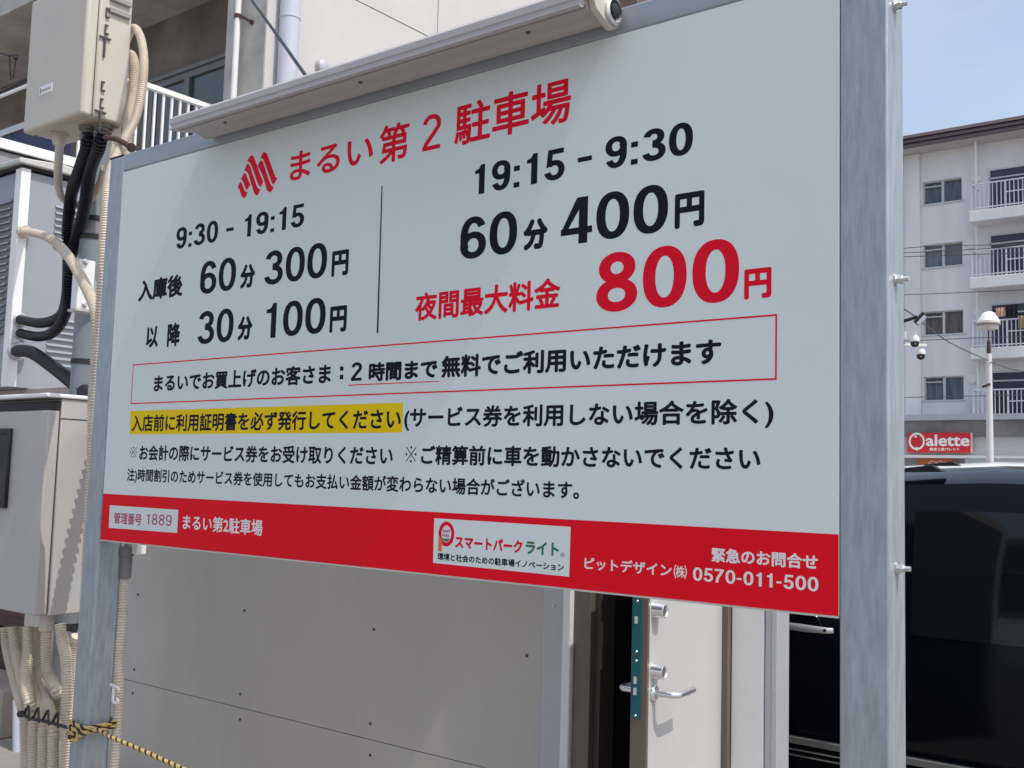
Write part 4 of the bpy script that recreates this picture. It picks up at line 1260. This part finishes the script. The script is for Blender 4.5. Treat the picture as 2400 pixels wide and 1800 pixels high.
cloth('towel', (-9.063,43.4,9.122), (-8.715,43.4,8.767), CLOTH_A, 'peach towel hanging on the apartment balcony behind the street lamp', 'towel')
cloth('garment', (-8.694,43.4,9.214), (-8.257,43.4,8.716), CLOTH_B, 'black garment hanging on the apartment balcony right of the street lamp', 'clothing')
cloth('blanket', (-8.241,43.4,8.749), (-7.841,43.4,8.243), CLOTH_C, 'tan blanket draped over the balcony rail at the right edge', 'blanket')

# ---------------------------------------------------------------- street lamp
lx, ly = -2.77, 17.0
sl_ = thing('street_lamp', (lx, ly, 0), 'slim white street lamp with a conical white shade before the apartments', 'street lamp')
q = MB().lathe([(0.055, -0.2), (0.055, 2.6), (0.045, 4.02), (0.03, 4.03)], (lx, ly, 0), (0, 0, 1), 18)
q.build('pole', mat('lamp_post_white', (0.64, 0.62, 0.62), 0.4, var=0.08), sl_, smooth=40)
MB().lathe([(0.034, 4.03), (0.036, 4.1), (0.024, 4.24), (0.012, 4.25), (0.012, 4.6)], (lx, ly, 0), (0, 0, 1), 14).build('neck', RUST, sl_, smooth=40)
MB().lathe([(0.17, 4.535), (0.18, 4.54), (0.185, 4.575), (0.10, 4.71), (0.07, 4.735), (0.02, 4.745), (0.02, 4.70), (0.16, 4.56)], (lx, ly, 0), (0, 0, 1), 28).build('lamp_shade', SHADE, sl_, smooth=40)
MB().lathe([(0.172, 4.51), (0.19, 4.515), (0.19, 4.536), (0.172, 4.5335)], (lx, ly, 0), (0, 0, 1), 28).build('rim', mat('grey_mauve_rim', (0.28, 0.24, 0.25), 0.5), sl_, smooth=40)
MB().lathe([(0.03, 4.42), (0.14, 4.44), (0.15, 4.509), (0.02, 4.509)], (lx, ly, 0), (0, 0, 1), 20).build('diffuser', mat('milky_diffuser', (0.62, 0.57, 0.52), 0.3), sl_, smooth=40)
MB().bar((lx - 0.10, ly - 0.02, 3.47), (lx + 0.03, ly - 0.06, 3.51), 0.03).build('bracket', RUST, sl_)

# ---------------------------------------------------------------- security cameras on their own pole
kx, ky = (-2.665,12,3.632)[0], 12.0
cpole = thing('camera_pole', (kx, ky, 0), 'camera pole mostly hidden behind the right sign post', 'pole')
MB().lathe([(0.045, -0.2), (0.045, 4.2)], (kx, ky, 0), (0, 0, 1), 16).build('shaft', GALV, cpole)
MB().bar((kx, ky, 3.70), (kx + 0.14, ky - 0.02, 3.70), 0.05, 0.10).build('arm', CAMWHITE, cpole, bevel=0.004)
MB().bar((kx, ky, 3.62), (kx + 0.10, ky + 0.02, 3.58), 0.05, 0.07).build('arm', RUST, cpole, bevel=0.004)
MB().bar((kx, ky + 0.05, 3.60), (kx + 0.30, ky + 0.3, 3.60), 0.03, 0.03).build('arm', CAMWHITE, cpole)
kr = MB()
kr.obox((-2.333,11.95,3.899), Vector((0.62, 0.2, 0.72)).normalized(), Vector((0.2, -0.97, 0.1)).normalized(), Vector((0.74, 0.08, -0.66)).normalized(), 0.082, 0.045, 0.034)
kro = kr.build('floodlight', BLACK, cpole, bevel=0.004)
MB().obox(tuple(Vector((-2.312,11.9,3.885)) + Vector((0.012, -0.004, -0.012))), Vector((0.62, 0.2, 0.72)).normalized(), Vector((0.2, -0.97, 0.1)).normalized(), Vector((0.74, 0.08, -0.66)).normalized(), 0.07, 0.006, 0.022).build('lens', ALUTRIM, kro)
MB().tube([(kx, ky - 0.03, 3.88), (kx + 0.15, ky - 0.05, 3.89), (-2.376,11.97,3.933)], 0.022, 8).build('arm', BLACK, cpole)
first = None
for cxy, lab in (((-2.42,12,3.646), 'nearer and higher of the two white dome cameras beside the right sign post'), ((-2.438,12.3,3.514), 'farther and lower of the two white dome cameras beside the right sign post')):
    if first is None:
        first = thing('dome_camera', cxy, lab, 'security camera', 'white dome security cameras')
        c_ = cxy
        MB().lathe([(0.058, -0.034), (0.060, -0.03), (0.058, 0.0), (0.05, 0.028), (0.032, 0.046), (0.022, 0.052), (0.02, 0.09)], c_, (0, 0, 1), 28).build('housing', CAMWHITE, first, smooth=40)
        MB().lathe([(0.004, -0.105), (0.028, -0.099), (0.044, -0.085), (0.053, -0.065), (0.053, -0.036)], c_, (0, 0, 1), 28).build('dome', CAMDOME, first, smooth=60)
        MB().lathe([(0.012, 0.0), (0.012, 0.006)], (c_[0] + 0.02, c_[1] - 0.046, c_[2] - 0.066), (0.3, -1, 0), 14).build('lens', GREYINK, first)
    else:
        c2 = copy_tree(first)
        c2.location = cxy
        c2['label'] = lab

# ---------------------------------------------------------------- overhead wires before the apartments
for k, (p, lab) in enumerate((
    ([(-9.384,30,8.947), (-7.607,30,8.915), (-5.833,30,8.749), (-4.179,30,8.606)], 'uppermost of three close wires crossing the third floor windows'),
    ([(-9.384,30,8.894), (-7.608,30,8.749), (-5.834,30,8.65), (-4.181,30,8.511)], 'middle of three close wires crossing the third floor windows'),
    ([(-9.384,30,8.761), (-7.609,30,8.621), (-5.836,30,8.49), (-4.183,30,8.344)], 'lowest of three close wires crossing the third floor windows'),
    ([(-9.386,30,7.573), (-7.373,30,7.477), (-6.307,30,7.435), (-4.199,30,7.345)], 'thin wire crossing the facade just above the dome cameras'),
    ([(-8.679,28,5.877), (-6.799,28,5.839), (-5.587,28,5.824), (-3.834,28,5.752)], 'wire passing the facade behind the street lamp neck'),
    ([(-8.682,28,4.292), (-6.81,28,4.268), (-5.392,28,4.266), (-3.858,28,4.247)], 'lowest level wire crossing the ground above the shop band'),
    ([(-2.599,11.5,4.113), (-2.456,12,3.976), (-2.486,12.5,3.94), (-2.528,14,3.833), (-2.756,16.9,3.902)], 'thick dark cable sloping from the dome cameras to the street lamp'),
    ([(-2.729,16.95,3.877), (-2.724,18,3.888), (-2.669,19,3.916), (-2.301,20,3.894)], 'dark cable sagging right from the street lamp'))):
    o = MB().tube(p, 0.011 if k < 6 else 0.0085, 6).build('overhead_wire', WIRE, at=p[0])
    tag(o, lab, 'wire', 'overhead wires')

# ---------------------------------------------------------------- the dark van beside the hut
VX, VY = -2.35, 3.86
van = thing('parked_van', (VX + 2.3, VY, 0), 'dark navy van parked behind the right sign post with pale door handle', 'van')
stn = [(0.0, 0.72, 0.62), (0.06, 0.92, 0.74), (0.25, 1.00, 0.80), (0.7, 1.08, 0.835), (1.05, 1.16, 0.845), (1.45, 1.42, 0.848), (1.85, 1.66, 0.85), (2.3, 1.79, 0.85), (3.0, 1.828, 0.85), (3.8, 1.823, 0.85), (4.35, 1.79, 0.845), (4.55, 1.68, 0.835), (4.62, 1.35, 0.82), (4.66, 0.8, 0.79)]


def vsec(zr, hw):
    zb = min(1.0, zr - 0.05)
    d = zr - zb
    return [(-0.86 * hw, 0.24), (-0.965 * hw, 0.30), (-0.985 * hw, 0.48), (-0.965 * hw, 0.53), (-1.0 * hw, 0.60), (-1.0 * hw, min(0.86, zb - .02)), (-0.985 * hw, zb), (-0.94 * hw, zb + d * .45), (-0.88 * hw, zb + d * .74), (-0.79 * hw, zb + d * .895), (-0.63 * hw, zb + d * .965), (-0.35 * hw, zr), (0, zr + .006)]


rows_ = []
for xx, zr, hw in stn:
    h_ = vsec(zr, hw)
    full = h_ + [(-y, z_) for y, z_ in h_[-2::-1]]
    rows_.append([(VX + xx, VY + y, z_) for y, z_ in full])
vb = MB()
n_ = len(rows_[0])
for r_ in rows_:
    vb.v += r_
for j in range(len(rows_) - 1):
    for k in range(n_ - 1):
        vb.f.append((j * n_ + k, (j + 1) * n_ + k, (j + 1) * n_ + k + 1, j * n_ + k + 1))
    vb.f.append((j * n_ + n_ - 1, (j + 1) * n_ + n_ - 1, (j + 1) * n_, j * n_))
vb.f.append(tuple(range(n_)))
vb.f.append(tuple((len(rows_) - 1) * n_ + k for k in range(n_))[::-1])
vbo = vb.build('body', CARBLACK, van, smooth=32)


def vsurf(x, t, off=0.004):
    """point on the near flank at length x, t from belt (0) to roof edge (1)"""
    for j in range(len(stn) - 1):
        if stn[j][0] <= x <= stn[j + 1][0]:
            k = (x - stn[j][0]) / (stn[j + 1][0] - stn[j][0])
            zr = stn[j][1] + k * (stn[j + 1][1] - stn[j][1])
            hw = stn[j][2] + k * (stn[j + 1][2] - stn[j][2])
            h_ = vsec(zr, hw)
            ctl = [h_[6], h_[7], h_[8], h_[9]]
            s_ = t * 3
            q_ = min(2, int(s_))
            f_ = s_ - q_
            y = ctl[q_][0] + f_ * (ctl[q_ + 1][0] - ctl[q_][0])
            z_ = ctl[q_][1] + f_ * (ctl[q_ + 1][1] - ctl[q_][1])
            return (VX + x, VY + y - off, z_ + off * .3)


for x0_, x1_w, s0, s1 in ((1.72, 2.62, 0.55, 0), (2.72, 3.62, 0, 0), (3.72, 4.40, 0, 0.1)):
    for side in (1, -1):
        wv = MB()
        nx, nz_ = 8, 6
        for i in range(nx + 1):
            for j in range(nz_ + 1):
                t = 0.05 + 0.62 * j / nz_
                xa, xb = x0_ + s0 * t, x1_w - s1 * t
                p = vsurf(xa + (xb - xa) * i / nx, t)
                wv.v.append(p if side == 1 else (p[0], 2 * VY - p[1], p[2]))
        for i in range(nx):
            for j in range(nz_):
                a = i * (nz_ + 1) + j
                wv.f.append((a, a + nz_ + 1, a + nz_ + 2, a + 1))
        wv.build('side_window', CARGLASS, van, smooth=40)
ws = MB()
for i, xx in enumerate((1.12, 1.42, 1.78)):
    for j in range(9):
        k = [q_ for q_ in range(len(stn) - 1) if stn[q_][0] <= xx <= stn[q_ + 1][0]][0]
        f_ = (xx - stn[k][0]) / (stn[k + 1][0] - stn[k][0])
        zr = stn[k][1] + f_ * (stn[k + 1][1] - stn[k][1])
        y = (-0.66 + 1.32 * j / 8) * 0.85
        ws.v.append((VX + xx - 0.006, VY + y, zr + 0.01 - 0.02 * abs(y)))
for i in range(2):
    for j in range(8):
        ws.f.append((i * 9 + j, i * 9 + j + 1, i * 9 + j + 10, i * 9 + j + 9))
ws.build('windscreen', CARGLASS, van)


def van_handle(x, z_):
    hx, hy = x, VY - 0.85
    h_ = MB()
    pr = []
    for i in range(15):
        t = i / 14
        pr.append((hx - 0.135 + 0.27 * t, hy - 0.014 - 0.028 * math.sin(math.pi * min(1, t * 1.02)) ** .5, z_ - 0.004 * t, 0.011 + 0.007 * math.sin(math.pi * (0.15 + .8 * t))))
    for i, (a, b, c, r) in enumerate(pr):
        for q_ in range(10):
            an = 2 * math.pi * q_ / 10
            h_.v.append((a, b + 0.008 * math.cos(an), c + r * math.sin(an)))
    for i in range(14):
        for q_ in range(10):
            l_ = (q_ + 1) % 10
            h_.f.append((i * 10 + q_, i * 10 + l_, (i + 1) * 10 + l_, (i + 1) * 10 + q_))
    h_.f.append(tuple(range(10))[::-1])
    h_.f.append(tuple(140 + q_ for q_ in range(10)))
    ho = h_.build('door_handle', mat('silver_handle', (0.62, 0.62, 0.64), 0.25, metal=0.5), van, smooth=50)
    MB().lathe([(0.008, 0), (0.007, 0.002)], (hx + 0.105, hy - 0.040, z_ - 0.003), (0, -1, 0), 14).build('keyhole', BLACK, ho)
    MB().lathe([(0.075, -0.001), (0.072, 0.003), (0.060, 0.0005), (0.01, 0.0002)], (hx - 0.0, hy - 0.0005, z_), (0, -1, 0), 32).build('handle_recess', CARBLACK, ho, smooth=50)


van_handle((-0.109,2.99,1.042)[0], (-0.101,2.99,1.043)[2])
van_handle(0.20, 1.035)
ml = MB()
for z0, z1, o_ in ((0.495, 0.525, 0.010), (0.465, 0.470, 0.012), (0.440, 0.445, 0.014)):
    ml.box(VX + 1.2, VX + 3.6, VY - 0.85 - o_, VY - 0.80, z0, z1)
ml.build('sill_moulding', mat('grey_green_moulding', (0.16, 0.165, 0.155), 0.3), van, bevel=0.002)
sm = MB()
for xx in (2.66, 3.68):
    sm.box(VX + xx - 0.003, VX + xx + 0.003, VY - 0.8525, VY - 0.84, 0.55, 0.98)
sm.build('door_gap', DARK, van)
for xx in (0.88, 3.72):
    for yy in (VY - 0.80, VY + 0.80):
        sgn = -1 if yy < VY else 1
        wh = MB().lathe([(0.20, -0.02), (0.30, -0.02), (0.325, 0.0), (0.325, 0.17), (0.30, 0.19), (0.2, 0.19)], (VX + xx, yy + sgn * 0.06, 0.325), (0, -sgn, 0), 32)
        wo = wh.build('wheel', TYRE, van, smooth=40)
        MB().lathe([(0.02, -0.026), (0.07, -0.022), (0.16, -0.012), (0.205, -0.024), (0.21, 0.0)], (VX + xx, yy + sgn * 0.06, 0.325), (0, -sgn, 0), 28).build('rim', ALU, wo, smooth=40)
mr = MB()
mr.obox((VX + 1.72, VY - 0.97, 1.07), (1, 0, 0), (0, 1, 0), (0, 0, 1), 0.06, 0.10, 0.075)
mr.build('mirror', CARBLACK, van, bevel=0.03, seg=4)
an = MB()
an.prism_y([(VX + 2.55, 1.795), (VX + 2.75, 1.82), (VX + 2.79, 1.80), (VX + 2.80, 1.79), (VX + 2.55, 1.785)], VY - 0.62, VY - 0.56)
an.build('roof_strip', BLACK, van, bevel=0.003)

# a white van parked one bay further, its roof just showing over the dark one
wv2 = copy_tree(van)
wv2.location = (van.location[0] - 0.75, van.location[1] + 3.0, 0)
wv2.scale = (1.0, 1.0, 1.055)
tag(wv2, 'white van whose bright roof just shows over the dark navy van', 'van')
for ch in wv2.children:
    if ch.name.startswith('body'):
        ch.data = ch.data.copy()
        ch.data.materials[0] = mat('white_car_paint', (0.78, 0.78, 0.79), 0.2, var=0.02, coat=0.5)
